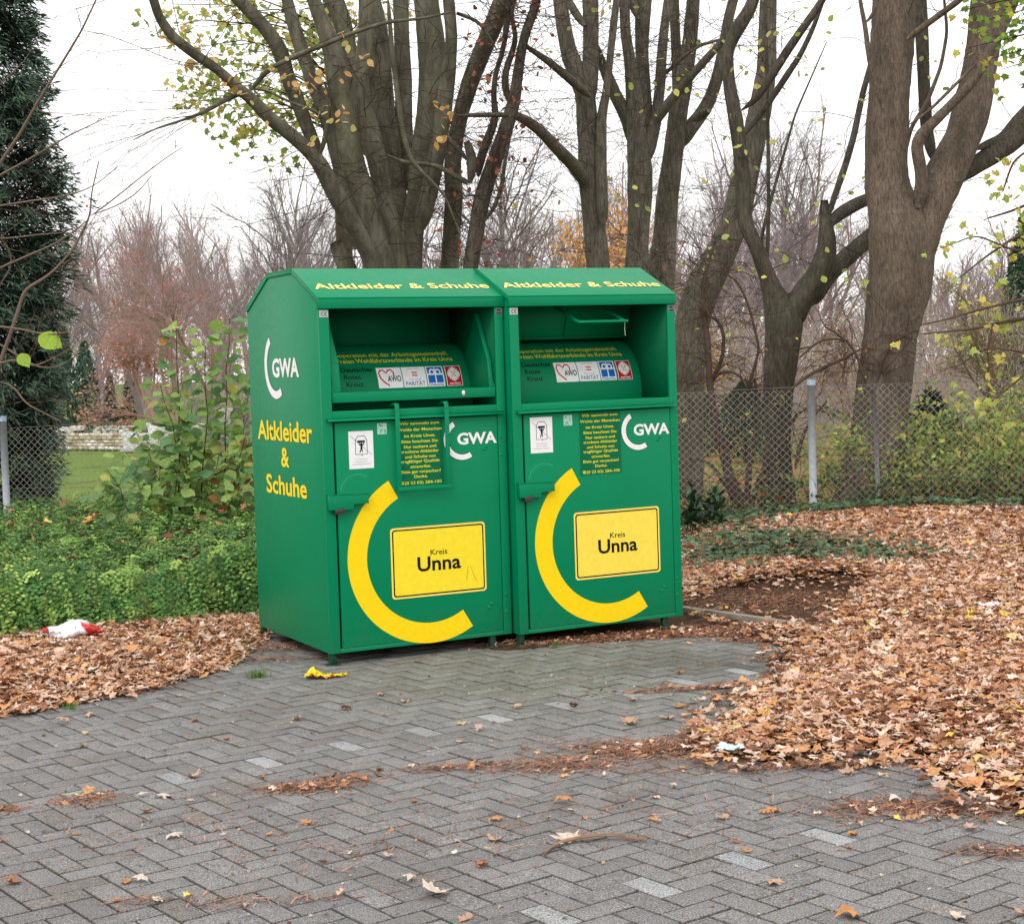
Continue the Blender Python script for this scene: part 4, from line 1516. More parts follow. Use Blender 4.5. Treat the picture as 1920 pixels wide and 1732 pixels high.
def twigs(mb, starts, dirs, L, r, n=7, wig=.18, sag=.3, sub=3, col=lin(70, 58, 50), lean=None):
    """fine twigs with side shoots; returns the points for leaves"""
    pts = []
    for p, d in zip(starts, dirs):
        ln = L * rng.uniform(.5, 1.3)
        a = wander(p, d, ln, n, wig, sag)
        mb.tube(a, np.linspace(r, r * .35, n + 1), 3, col * rng.uniform(.7, 1.2), cap=False)
        pts += list(a[2:])
        for _ in range(sub):
            i = rng.integers(1, n)
            dd = a[i + 1] - a[i] if i < n else a[i] - a[i - 1]
            dd = dd / np.linalg.norm(dd) + rng.normal(0, .55, 3)
            b = wander(a[i], dd, ln * rng.uniform(.25, .55), 5, wig, sag * .7)
            mb.tube(b, np.linspace(r * .55, r * .25, 6), 3, col * rng.uniform(.7, 1.2), cap=False)
            pts += list(b[1:])
    return np.array(pts)


def put_leaves(mb, pts, N, size, cols, tmpl=OVAL, spread=.06, tilt=.7, up=None, stretch=1.1):
    if len(pts) == 0:
        return
    P = pts[rng.integers(0, len(pts), N)] + rng.normal(0, spread, (N, 3))
    c = np.array(cols)[rng.integers(0, len(cols), N)] * rng.uniform(.75, 1.2, (N, 1))
    u = np.tile(np.array([0, -.4, .6]) if up is None else up, (N, 1))
    mb.leaves(tmpl, P, size * rng.uniform(.6, 1.25, N), frames(N, u, tilt), c, rng.normal(0, .35, N), np.full(N, stretch))


A_ = (.36458, 250, 0)
B_ = (.3125, 850, 0)
C_ = (.30016, 1350, 0)
D_ = (.34896, 1250, 480)


def hornbeam():
    Y = 18.6
    base = at(760, 950, Y)
    base[2] = 0
    root = thing('beech_tree', 'broad many-stemmed beech with smooth grey stems rising behind the left container', 'tree', base)
    tr = MB()
    L = []
    add = lambda p, dy, o=0, view=A_: L.append(limb(tr, p, Y + o, *view, dy=dy, n=12, foot=base if p[0][1] >= 1700 else None))
    add([(1255, 1700, 110), (1240, 1426, 90), (1220, 1330, 85), (1160, 1200, 90), (1100, 1100, 95), (1040, 1000, 92), (985, 890, 86), (930, 800, 78), (820, 700, 72), (700, 610, 68), (600, 500, 62), (530, 450, 56), (450, 370, 50), (330, 290, 50), (200, 190, 52), (130, 90, 48), (105, 0, 48), (60, -120, 40)], -1.8, -.6)
    add([(965, 800, 60), (930, 740, 70), (880, 620, 72), (845, 520, 76), (800, 420, 74), (775, 330, 78), (760, 270, 85), (720, 200, 76), (640, 100, 68), (540, 0, 62), (460, -80, 50)], -.6, -.2)
    add([(1150, 1280, 80), (1105, 1060, 80), (1070, 900, 76), (1030, 720, 74), (985, 580, 72), (925, 430, 72), (870, 270, 72), (830, 150, 66), (790, 0, 60), (770, -90, 50)], .6, .1)
    add([(1310, 1700, 140), (1300, 1426, 122), (1270, 1300, 122), (1220, 1150, 128), (1180, 1000, 128), (1130, 850, 122), (1100, 700, 118), (1060, 500, 114), (1040, 300, 108), (985, 150, 84), (925, 0, 70), (900, -100, 60)], -.3, -.5)
    add([(1200, 800, 70), (1160, 520, 84), (1125, 330, 84), (1095, 200, 84), (1070, 90, 90), (1030, 0, 100), (1010, -90, 90)], .3, .0)
    add([(1390, 1700, 110), (1375, 1426, 92), (1350, 1300, 92), (1320, 1150, 98), (1290, 1000, 102), (1260, 850, 106), (1220, 700, 106), (1180, 550, 98), (1165, 400, 88), (1190, 250, 80), (1200, 100, 74), (1210, -90, 60)], 0, -.3)
    add([(1400, 1300, 90), (1390, 1200, 92), (1365, 1050, 92), (1345, 900, 96), (1325, 750, 100), (1290, 600, 112), (1262, 450, 146), (1250, 300, 150), (1232, 150, 150), (1215, 0, 110), (1200, -90, 100)], .5, .3)
    add([(1440, 1000, 90), (1425, 880, 96), (1400, 750, 90), (1390, 600, 88), (1390, 400, 84), (1380, 200, 80), (1375, 0, 80), (1370, -90, 70)], .8, .5)
    add([(1430, 1700, 120), (1430, 1426, 108), (1430, 1300, 108), (1440, 1150, 116), (1468, 1000, 118), (1480, 850, 118), (1500, 700, 120), (1528, 500, 128), (1540, 350, 140), (1530, 200, 140), (1505, 0, 128), (1500, -90, 110)], .2, .1)
    add([(1470, 1200, 70), (1520, 1000, 88), (1560, 800, 90), (1590, 600, 88), (1618, 400, 78), (1638, 200, 62), (1622, 0, 58), (1610, -90, 50)], -.4, -.2)
    add([(1620, 1700, 100), (1625, 1426, 94), (1630, 1300, 92), (1640, 1150, 94), (1650, 1000, 88), (1640, 850, 88), (1660, 700, 80), (1690, 560, 82), (1740, 400, 88), (1800, 250, 96), (1860, 110, 96), (1900, 0, 90), (1925, -90, 80)], -.3, .4)
    add([(1150, 1700, 110), (1120, 1426, 100), (1080, 1330, 95), (1040, 1245, 80)], 0, -.2)
    add([(600, 470, 26), (690, 360, 26), (830, 290, 26), (960, 240, 24), (1130, 170, 22), (1300, 115, 18), (1500, 95, 14), (1650, 60, 9)], -.8, -1.4)
    add([(590, 470, 30), (500, 500, 26), (360, 580, 20), (250, 620, 13), (130, 655, 9), (0, 720, 6)], -1.0, -1.6)
    add([(960, 800, 30), (990, 700, 28), (1000, 620, 22), (1000, 500, 16), (985, 420, 12)], -.2, -.7)
    add([(1000, 605, 12), (900, 560, 14), (790, 520, 14), (700, 470, 12), (600, 455, 14)], -.2, -.9)
    add([(1310, 0, 20), (1330, 260, 26), (1360, 500, 28), (1390, 700, 28), (1430, 830, 22), (1520, 920, 18), (1600, 1000, 12), (1680, 1200, 10)], .1, -.9)
    add([(1300, 795, 16), (1400, 840, 20), (1500, 840, 22), (1580, 860, 26), (1660, 910, 30), (1720, 940, 34)], .2, -.8)
    tr.build('trunk', M['beech'], root, base, smooth=True)
    # darker slender stems at the right edge of the clump
    tr2 = MB()
    S = []
    for p, dy, o, v in (([(1728, 1700, 95), (1728, 1426, 84), (1745, 1300, 82), (1770, 1150, 80), (1790, 1030, 84), (1830, 900, 80), (1880, 770, 78), (1920, 650, 74), (1960, 520, 62), (1985, 330, 52), (2010, 190, 48), (2080, 0, 44)], .2, -.6, A_),
                        ([(150, 1060, 50), (160, 960, 55), (220, 800, 50), (260, 700, 45), (240, 600, 36), (250, 450, 30), (300, 300, 28), (320, 150, 40), (340, 0, 44)], .2, -.3, B_),
                        ([(350, 640, 40), (310, 540, 45), (310, 430, 40), (350, 330, 36), (380, 220, 30), (340, 90, 26), (370, 0, 22)], .2, -.4, B_),
                        ([(180, 1340, 22), (250, 1240, 24), (290, 1120, 22), (310, 960, 24), (335, 840, 22)], 0, -.8, B_),
                        ([(100, 1100, 60), (120, 960, 62), (80, 850, 44)], 0, -.7, B_), ([(90, 970, 30), (20, 880, 36), (-60, 800, 30)], 0, -.6, B_),
                        ([(260, 300, 18), (160, 130, 22), (20, 80, 24)], 0, -.5, B_), ([(20, 695, 26), (200, 690, 30), (330, 690, 34)], 0, -.7, B_)):
        S.append(limb(tr2, p, Y + o, *v, dy=dy, n=10, foot=base + [.5, 0, 0] if p[0][1] >= 1700 else None))
    tr2.build('side_stem', M['darkbark'], root, base, smooth=True)
    tw, lf = MB(), MB()
    allp = np.vstack([l[0][3:] for l in L[:12]] + [s[0] for s in S[:4]])
    k = rng.integers(0, len(allp), 330)
    st = allp[k] + rng.normal(0, .06, (330, 3))
    st[:, 1] -= .15
    dr = np.stack([rng.normal(0, 1, 330), rng.normal(-.5, .4, 330), rng.normal(.15, .25, 330)], 1)
    p1 = twigs(tw, st, dr, .95, .0052, 7, .16, .15, 3, lin(78, 64, 56))
    kk_ = np.vstack([s[0][6:] for s in S[:4]] + [L[10][0][6:]])
    k = rng.integers(0, len(kk_), 210)
    twigs(tw, kk_[k] + rng.normal(0, .08, (210, 3)), np.stack([rng.normal(0, .8, 210), rng.normal(-.3, .4, 210), rng.normal(.2, .7, 210)], 1), .75, .005, 8, .24, .5, 4, lin(66, 52, 46))
    lw = [at(250 + a * .36458, b * .36458, Y - 2.2) for a, b in ((500, 500), (430, 545), (350, 585), (300, 600))]
    dd = [(np.array([-1, -.2, -.28]) + rng.normal(0, .12, 3)) for _ in range(11)]
    twigs(tw, [lw[i % 4] for i in range(11)], dd, 2.1, .0042, 12, .07, -.05, 4, lin(84, 74, 70))
    tw.build('twig', M['twig'], root, base)
    bl = np.array([at(250 + a * .36458, b * .36458, Y - 1.9) for a, b in ((190, 190), (270, 330), (320, 270), (350, 290), (410, 330), (470, 440), (530, 440), (550, 485), (620, 515), (690, 350), (775, 345), (800, 400), (810, 460), (860, 460), (870, 570), (925, 435), (960, 550), (1000, 620), (1070, 610), (1050, 440), (920, 705), (720, 610), (1185, 255), (500, 410), (450, 450), (1575, 715), (1615, 565), (1110, 215))])
    put_leaves(lf, bl, 85, .09, [lin(238, 192, 126), lin(230, 178, 106), lin(216, 206, 128), lin(216, 160, 100)], spread=.05)
    dk = np.vstack([s[0] for s in S] + [np.array([at(850 + a * .3125, b * .3125, Y - .8) for a, b in ((40, 1130), (60, 1240), (140, 1250), (250, 1140), (290, 1330), (350, 1180), (250, 750), (30, 980), (20, 1100), (80, 200), (200, 350))])])
    put_leaves(lf, dk, 190, .075, [lin(150, 84, 54), lin(128, 72, 50), lin(176, 104, 70)], spread=.22)
    lf.build('leaves', M['leaf'], root, base)


hornbeam()


def lime(name, label, Y, base_px, limbs, view, bark, tw_n=60, tw_L=1.2, leafn=0, leafc=None, leafs=.07, stw=lin(72, 60, 52), rear=()):
    base = at(*base_px, Y)
    base[2] = 0
    root = thing(name, label, 'tree', base)
    tr = MB()
    rr_ = MB()
    L = [limb(rr_ if q_ in rear else tr, p, Y + o, *view, dy=dy, n=12, foot=base if q_ == 0 else None) for q_, (p, dy, o) in enumerate(limbs)]
    if rear:
        rr_.build('limb', M['darkbark'], root, base, smooth=True)  # rear limbs: shade and moss put into a darker bark colour
    tr.build('trunk', M[bark], root, base, smooth=True)
    if tw_n:
        tw = MB()
        allp = np.vstack([l[0][2:] for l in L])
        k = rng.integers(0, len(allp), tw_n)
        dr = np.stack([rng.normal(0, 1, tw_n), rng.normal(-.2, .5, tw_n), rng.normal(.35, .5, tw_n)], 1)
        pts = twigs(tw, allp[k], dr, tw_L, .0048, 8, .2, .25, 4, stw)
        tw.build('twig', M['twig'], root, base)
        if leafn:
            lf = MB()
            put_leaves(lf, pts, leafn, leafs, leafc, spread=.04)
            lf.build('leaves', M['leaf'], root, base)
    return root


YG = [lin(206, 210, 120), lin(186, 198, 100), lin(222, 208, 116), lin(166, 180, 96)]
lime('lime_tree', 'slim grey lime with a long limb reaching left, right of the beech', 20.6, (1125, 930),
     [([(880, 2600, 170), (885, 2000, 160), (870, 1600, 142), (850, 1400, 132), (830, 1200, 134), (820, 1050, 150), (815, 900, 124), (800, 700, 132), (795, 580, 120), (750, 450, 110), (700, 350, 100), (660, 150, 92), (640, 0, 84), (630, -80, 76)], 0, 0),
      ([(810, 640, 90), (822, 450, 96), (826, 200, 96), (822, 0, 96), (820, -80, 90)], .2, .2),
      ([(800, 1120, 90), (740, 1010, 84), (660, 930, 78), (600, 870, 74), (540, 800, 66), (480, 750, 62), (400, 700, 54), (340, 685, 40)], -1.4, -.1),
      ([(820, 580, 60), (750, 520, 56), (680, 460, 52), (560, 360, 42), (480, 310, 30), (400, 250, 22)], -1, -.2),
      ([(900, 1350, 70), (890, 1150, 72), (885, 950, 70), (888, 700, 60), (918, 560, 50), (940, 350, 40), (962, 150, 45), (980, 0, 40), (985, -80, 36)], .2, -.2),
      ([(790, 160, 60), (730, 80, 50), (690, 0, 46)], .3, .2)], B_, 'lime', 80, 1.3, 34, YG, .08)
lime('lime_tree', 'grey lime forking into four straight stems above the right container', 21.4, (1205, 930),
     [([(1090, 2600, 160), (1095, 1800, 150), (1100, 1600, 142), (1110, 1400, 132), (1120, 1200, 142), (1120, 1000, 152), (1105, 860, 130), (1095, 720, 110), (1088, 600, 100), (1062, 380, 76), (1032, 200, 60), (1026, 0, 60), (1024, -80, 56)], 0, 0),
      ([(1100, 900, 90), (1045, 700, 90), (985, 600, 80), (925, 460, 70), (880, 350, 50), (850, 260, 40), (800, 190, 30)], -.4, .2),
      ([(1130, 900, 90), (1150, 700, 92), (1142, 500, 82), (1130, 300, 78), (1136, 100, 90), (1142, 0, 100), (1144, -80, 96)], .3, .1),
      ([(1150, 980, 90), (1182, 850, 82), (1220, 700, 70), (1242, 500, 64), (1247, 380, 60), (1262, 200, 55), (1287, 0, 50), (1300, -80, 46)], .2, 0),
      ([(1200, 760, 60), (1260, 660, 60), (1350, 550, 56), (1450, 430, 50), (1560, 310, 46), (1620, 240, 40)], -.6, -.2),
      ([(1110, 120, 40), (1080, 40, 60), (1050, -40, 50)], .2, 0)], B_, 'lime', 95, 1.3, 30, YG, .08)
lime('lime_tree', 'straight grey lime with a stub facing right, directly over the right end of the containers', 22.2, (1245, 930),
     [([(1230, 2400, 190), (1240, 1800, 170), (1250, 1600, 160), (1270, 1400, 142), (1282, 1200, 132), (1310, 1000, 122), (1328, 850, 122), (1352, 650, 112), (1390, 450, 102), (1420, 250, 90), (1440, 0, 76), (1446, -80, 70)], 0, 0),
      ([(1350, 640, 70), (1342, 400, 62), (1332, 200, 60), (1322, 0, 64), (1318, -80, 60)], .2, .1),
      ([(1370, 880, 90), (1410, 780, 90), (1480, 700, 82), (1540, 600, 80), (1590, 450, 72), (1622, 300, 70), (1652, 100, 62), (1682, 0, 58), (1700, -80, 52)], -.3, .1),
      ([(1430, 720, 70), (1490, 690, 66), (1535, 660, 44)], -.4, -.3),
      ([(1200, 490, 20), (1290, 430, 24), (1380, 340, 24), (1480, 270, 20), (1620, 235, 18)], -.3, -.5)], B_, 'lime', 95, 1.3, 34, YG, .08)
lime('lime_tree', 'leaning brown lime just right of the containers, its stem bent upward', 20.0, (1285, 960),
     [([(1380, 3050, 250), (1390, 2600, 225), (1400, 2200, 215), (1440, 1900, 210), (1500, 1720, 205), (1565, 1600, 196), (1640, 1450, 176), (1700, 1300, 166), (1732, 1150, 160), (1778, 950, 152), (1812, 800, 142), (1852, 600, 132), (1882, 400, 120), (1884, 200, 104), (1890, 0, 100), (1895, -80, 96)], 0, 0)],
     B_, 'lime', 50, 1.2, 40, YG, .07)
T_MID = [([(590, 1420, 230), (600, 1330, 200), (592, 1150, 165), (592, 1000, 152), (598, 850, 150), (600, 700, 162), (615, 560, 185), (625, 440, 205), (635, 350, 215), (610, 280, 180), (575, 210, 120), (545, 120, 92), (515, 40, 84), (480, -60, 82), (430, -150, 82), (412, -240, 80), (410, -400, 84), (395, -560, 78), (372, -730, 78), (335, -925, 66), (325, -1100, 62), (375, -1215, 78), (447, -1320, 64), (480, -1420, 60)], -.2, 0),
         ([(650, 380, 180), (690, 280, 150), (745, 195, 135), (800, 130, 128), (845, 40, 122), (862, -40, 104), (862, -120, 90), (850, -200, 60), (848, -260, 56), (847, -300, 50)], -.2, -.05),
         ([(760, 260, 120), (850, 110, 105), (930, 40, 100), (1010, -30, 96), (1100, -110, 90), (1250, -210, 84)], .7, .1),
         ([(862, -150, 60), (905, -210, 66), (975, -255, 74), (1060, -300, 70), (1230, -340, 66)], .8, 0),
         ([(860, -190, 30), (905, -330, 32), (955, -470, 38), (1005, -640, 36), (1050, -860, 32), (1130, -1150, 28)], .6, .05),
         ([(492, -10, 20), (530, -190, 18), (610, -480, 15), (690, -760, 12), (860, -1150, 5)], .3, .05),
         ([(540, 60, 22), (548, -240, 20), (545, -620, 20), (538, -1000, 18), (530, -1400, 16)], .5, .2),
         ([(400, -780, 20), (480, -840, 40), (560, -960, 44), (640, -1090, 46), (730, -1220, 44), (830, -1360, 38), (860, -1420, 34)], -.3, .1),
         ([(420, -650, 22), (520, -780, 30), (640, -960, 36), (720, -1080, 30), (790, -1230, 24), (850, -1400, 20)], .2, .2)]
lime('forked_maple', 'dark forked tree behind the fence with a sawn stub on its right limb', 17.9, (1475, 960), T_MID, D_, 'darkbark', 60, 1.3, 170, YG, .085)
T_RIGHT = [([(880, 3500, 520), (900, 3250, 480), (960, 2960, 400), (990, 2740, 370), (1010, 2540, 352), (1035, 2330, 340), (1060, 2130, 345), (1090, 1940, 365), (1130, 1740, 400), (1140, 1560, 430), (1120, 1420, 390), (1085, 1300, 320), (1045, 1180, 284), (1038, 1040, 272), (1040, 900, 268), (1050, 700, 262), (1066, 450, 264), (1080, 200, 272), (1090, 0, 280), (1096, -120, 280)], 0, 0),
           ([(1150, 1680, 300), (1210, 1520, 300), (1270, 1380, 280), (1330, 1240, 262), (1400, 1100, 250), (1460, 980, 240), (1520, 860, 232), (1575, 700, 226), (1618, 450, 220), (1650, 250, 214), (1680, 0, 220), (1690, -120, 220)], .3, -.05),
           ([(1240, 1300, 90), (1265, 1120, 84), (1245, 1010, 80), (1222, 900, 76), (1262, 830, 70), (1330, 770, 64), (1450, 650, 60), (1590, 500, 60), (1690, 320, 64), (1760, 180, 70), (1830, 0, 80), (1860, -90, 80)], -.4, -.25),
           ([(1300, 1160, 60), (1380, 1000, 60), (1430, 860, 56), (1470, 700, 50), (1500, 560, 46)], .3, .2),
           ([(1380, 1130, 120), (1500, 1090, 112), (1600, 1030, 112), (1680, 980, 118), (1760, 925, 134), (1850, 855, 150), (1930, 770, 150), (2050, 640, 140)], .3, .35),
           ([(1600, 930, 60), (1680, 900, 66), (1760, 870, 60), (1860, 740, 60), (1940, 650, 50)], .3, .4),
           ([(1020, 680, 34), (990, 590, 30), (960, 500, 34), (935, 380, 34), (918, 260, 32), (905, 150, 30), (880, 40, 26), (870, -50, 24)], -.2, -.4),
           ([(905, 150, 24), (950, 110, 26), (980, 40, 22), (990, -40, 20)], -.1, -.45),
           ([(1170, 245, 60), (1240, 190, 40), (1350, 110, 40), (1500, 0, 40), (1560, -60, 36)], -.4, -.3),
           ([(1330, 1000, 70), (1290, 800, 76), (1275, 560, 78), (1265, 300, 82), (1250, 0, 84), (1245, -90, 80)], .4, .9),
           ([(1160, 960, 26), (1190, 800, 26), (1290, 650, 26), (1380, 420, 24), (1420, 200, 20), (1400, 0, 18)], .2, .5),
           ([(1180, 780, 16), (1300, 700, 18), (1460, 540, 20), (1600, 400, 18)], -.2, -.35)]
lime('maple_tree', 'stout brown maple behind the fence, its trunk split into two upright stems', 17.2, (1600, 960), T_RIGHT, C_, 'maple', 22, 1.1, 60, YG, .085, rear=(4, 5, 9))

# ================================================================== SHRUBS AND TREES FURTHER BACK


def yew():
    Y = 18.55
    base = at(-24, 960, Y)
    base[2] = 0
    root = thing('yew_tree', 'dark green columnar yew behind the fence at the left edge', 'conifer', base)
    st, lf = MB(), MB()
    st.tube([base, base + [0, 0, 3], base + [.05, 0, 7.5]], [.12, .09, .02], 8, lin(70, 54, 44))
    for k in range(5):
        a = k * 1.26
        st.tube(wander(base + [0, 0, .3], (math.cos(a) * .05, math.sin(a) * .05, 1), 4, 8, .02), np.linspace(.05, .01, 9), 5, lin(70, 54, 44))
    NB = 1700
    zz = rng.random(NB) ** .9 * 8.2
    prof = np.interp(zz, [0, .3, 1.6, 3.6, 5.2, 8.4], [.60, .68, .90, 1.0, .86, .1])
    an = rng.uniform(0, 2 * math.pi, NB)
    prof = prof * (1 + .10 * np.sin(an * 3 + zz * 2.1) + rng.normal(0, .11, NB))
    pos, nr, yw, cc, ss = [], [], [], [], []
    for z, a, R in zip(zz, an, prof):
        o = np.array([math.cos(a), math.sin(a), 0])
        rise = rng.uniform(-.15, .55)
        n = 96
        t = .42 + .58 * rng.random(n) ** .7
        w = rng.normal(0, .10, n) * (1.25 - t)
        sd = np.array([-o[1], o[0], 0])
        p = base + o * (R * t)[:, None] + sd * (w * 1.6)[:, None]
        p[:, 2] += z + rise * R * (t - .5) * 1.4 - .25 * (t - .5) ** 2 + rng.normal(0, .045, n)
        pos.append(p)
        d = o[None] * 1 + sd[None] * (w[:, None] * 6) + rng.normal(0, .45, (n, 3)) + np.array([0, 0, rise - .35])
        yw.append(d)
        nr.append(np.tile([o[0] * .4, o[1] * .4, .9], (n, 1)))
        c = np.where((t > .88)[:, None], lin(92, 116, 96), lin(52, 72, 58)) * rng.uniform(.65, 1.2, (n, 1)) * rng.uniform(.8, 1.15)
        cc.append(c)
        ss.append(rng.uniform(.07, .16, n))
    pos = np.vstack(pos)
    ok = pos[:, 2] > .05
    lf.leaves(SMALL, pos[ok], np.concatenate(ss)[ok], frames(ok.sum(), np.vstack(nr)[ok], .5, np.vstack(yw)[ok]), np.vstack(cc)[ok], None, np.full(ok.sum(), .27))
    st.build('trunk', M['twig'], root, base)
    lf.build('crown', M['evergreen'], root, base)


yew()


def conifer(name, label, cat, px, py, Y, H, R, cols, N=3000, shape=((0, .8), (.15, 1), (.6, .7), (1, .03)), leaf=.10, group=None, stem=True):
    base = at(px, py, Y)
    base[2] = 0
    root = thing(name, label, cat, base, group)
    u = rng.random(N) ** .85
    R_ = np.interp(u, [q[0] for q in shape], [q[1] for q in shape]) * R
    a = rng.uniform(0, 2 * math.pi, N)
    rr = R_ * (.62 + .38 * rng.random(N) ** .5) * (1 + .09 * np.sin(a * 4 + u * 9) + rng.normal(0, .05, N))
    p = base + np.stack([np.cos(a) * rr, np.sin(a) * rr, u * H + .03], 1)
    d = np.stack([np.cos(a), np.sin(a), rng.normal(.5, .5, N)], 1)
    c = np.array(cols)[rng.integers(0, len(cols), N)] * rng.uniform(.65, 1.25, (N, 1))
    lf = MB()
    lf.leaves(SMALL, p, leaf * rng.uniform(.6, 1.3, N), frames(N, d * [1, 1, .4] + [0, 0, .5], .4, d), c, None, np.full(N, .6))
    lf.build('crown', M['evergreen'], root, base)
    st = MB()
    st.tube([base, base + [0, 0, H * .85]], [R * .09, R * .02], 6, lin(74, 60, 50))
    st.build('trunk', M['twig'], root, base)


DG_ = [lin(44, 74, 48), lin(60, 96, 62), lin(34, 58, 40)]
BG_ = [lin(62, 104, 84), lin(84, 128, 100), lin(48, 84, 66)]
conifer('cypress_tree', 'blue-green cone-shaped cypress beyond the white stone wall, left of the pale trunk', 'conifer', 164, 800, 43, 2.55, .38, BG_, 3500, ((0, .85), (.2, 1), (.7, .62), (1, .05)), .10)
conifer('cypress_tree', 'dull green narrow cypress half hidden by the yew', 'conifer', 128, 800, 42, 2.9, .28, DG_, 2500, ((0, .9), (.5, 1), (1, .1)), .10)
conifer('cypress_tree', 'small pointed conifer between the pale trunk and the leafy shrub', 'conifer', 209, 800, 46, 1.75, .24, DG_, 1600, ((0, 1), (.5, .7), (1, .05)), .09)
conifer('box_bush', 'low rounded green bush at the foot of the small pointed conifer', 'bush', 214, 812, 44.5, .75, .55, DG_, 1500, ((0, .9), (.5, 1), (.85, .7), (1, .2)), .09)
conifer('box_bush', 'low dark bush just left of the leafy shrub beyond the white wall', 'bush', 236, 812, 44, .8, .34, DG_, 1200, ((0, .9), (.5, 1), (.85, .7), (1, .2)), .09)
conifer('yew_column', 'thin dark column of yew beyond the low dark bush', 'conifer', 246, 800, 47, 1.6, .17, [lin(40, 56, 50), lin(54, 70, 62)], 900, ((0, 1), (.8, 1), (1, .3)), .09)
conifer('box_bush', 'rounded dark evergreen bush right beside the right container, behind the fence', 'bush', 1312, 852, 28.5, 1.05, .40, [lin(58, 86, 46), lin(44, 66, 40), lin(76, 102, 56)], 3200, ((0, .85), (.3, 1), (.7, .8), (1, .1)), .07)
conifer('box_bush', 'taller dark evergreen bush left of the forked tree, behind the fence', 'bush', 1398, 866, 26.5, 1.25, .44, [lin(36, 58, 42), lin(46, 72, 50), lin(62, 90, 58)], 3600, ((0, .8), (.3, 1), (.7, .85), (1, .1)), .07)
conifer('spruce_tree', 'dark spruce at the right edge behind the yellow leaves', 'conifer', 1925, 800, 34, 4.4, .75, DG_, 5200, ((0, 1), (.3, .9), (.7, .5), (1, .03)), .13)
conifer('heather_mound', 'dark red low plant in front of the blue-green cypress', 'plant', 140, 806, 41, .30, .42, [lin(110, 44, 58), lin(84, 40, 50)], 700, ((0, .9), (.5, 1), (1, .3)), .08)
conifer('box_bush', 'dull green clipped bush behind the brown grass beyond the white wall', 'bush', 196, 806, 42.5, .45, .6, [lin(92, 110, 62), lin(70, 92, 50)], 900, ((0, .9), (.5, 1), (1, .3)), .08)
conifer('grass_clump', 'pale orange-brown clump of dry plants right of the clipped bush', 'plant', 243, 812, 41, .55, .45, [lin(206, 160, 116), lin(186, 132, 90), lin(170, 140, 90)], 700, ((0, .8), (.6, 1), (1, .6)), .09)
conifer('juniper_mound', 'wide dark bush behind the stout maple', 'bush', 1748, 905, 18.6, 1.15, .42, [lin(38, 56, 42), lin(50, 72, 52), lin(30, 44, 36)], 2600, ((0, 1), (.4, .95), (.75, .6), (1, .06)), .11)


def hedge():
    base = at(1830, 960, 16.9)
    base[2] = 0
    root = thing('privet_bush', 'loose yellow-green bush growing behind the fence at the right edge', 'bush', base)
    st, lf = MB(), MB()
    pts = []
    for k in range(270):
        b0 = base + np.array([rng.uniform(-1.15, 1.7), rng.uniform(-.25, .9), 0])
        a = wander(b0, (rng.normal(0, .35), rng.normal(0, .3), 1), rng.uniform(.5, 1.5), 7, .15, .3)
        st.tube(a, np.linspace(.007, .002, 8), 4, lin(88, 76, 58), cap=False)
        pts += list(a[1:])
        for _ in range(3):
            i = rng.integers(2, 7)
            b = wander(a[i], (rng.normal(0, 1), rng.normal(0, .8), .6), rng.uniform(.15, .4), 4, .2, .4)
            st.tube(b, np.linspace(.0035, .0015, 5), 3, lin(88, 76, 58), cap=False)
            pts += list(b[1:])
    put_leaves(lf, np.array(pts), 17000, .062, [lin(154, 182, 80), lin(176, 196, 88), lin(128, 160, 78), lin(198, 202, 96), lin(104, 136, 72), lin(214, 190, 110)], spread=.05, stretch=1.0)
    st.build('stem', M['twig'], root, base)
    lf.build('leaves', M['leaf'], root, base)


hedge()


def undergrowth():
    mb = MB()
    N = 5200
    x = np.concatenate([rng.uniform(2.1, 6.5, 3600), rng.uniform(1.2, 2.2, 300), rng.uniform(-7.5, -1.2, 1300)])
    y = fence_y(x) + rng.normal(.25, .3, N)
    z = rng.random(N) ** 1.6 * np.where(x > 2.4, .42, .2) + .03
    c = np.array([lin(70, 96, 56), lin(92, 116, 60), lin(56, 80, 54), lin(130, 140, 70), lin(150, 104, 70)])[rng.integers(0, 5, N)] * rng.uniform(.7, 1.2, (N, 1))
    mb.leaves(OVAL, np.stack([x, y, z], 1), rng.uniform(.03, .07, N), frames(N, None, .7), c, None, np.full(N, 1.0))
    for k in range(420):
        xx = rng.uniform(1.3, 6.5) if k < 260 else rng.uniform(-7.5, -1.2)
        a = wander((xx, fence_y(xx) + rng.normal(.2, .25), 0), (rng.normal(0, .5), rng.normal(0, .3), 1), rng.uniform(.2, .9), 6, .22, .5)
        mb.tube(a, np.linspace(.0035, .0015, 7), 3, lin(104, 88, 72) * rng.uniform(.7, 1.2), cap=False)
    tag(mb.build('undergrowth', M['leaf']), 'weeds, leaves and dry stalks along the foot of the fence', 'undergrowth', kind='stuff')


undergrowth()


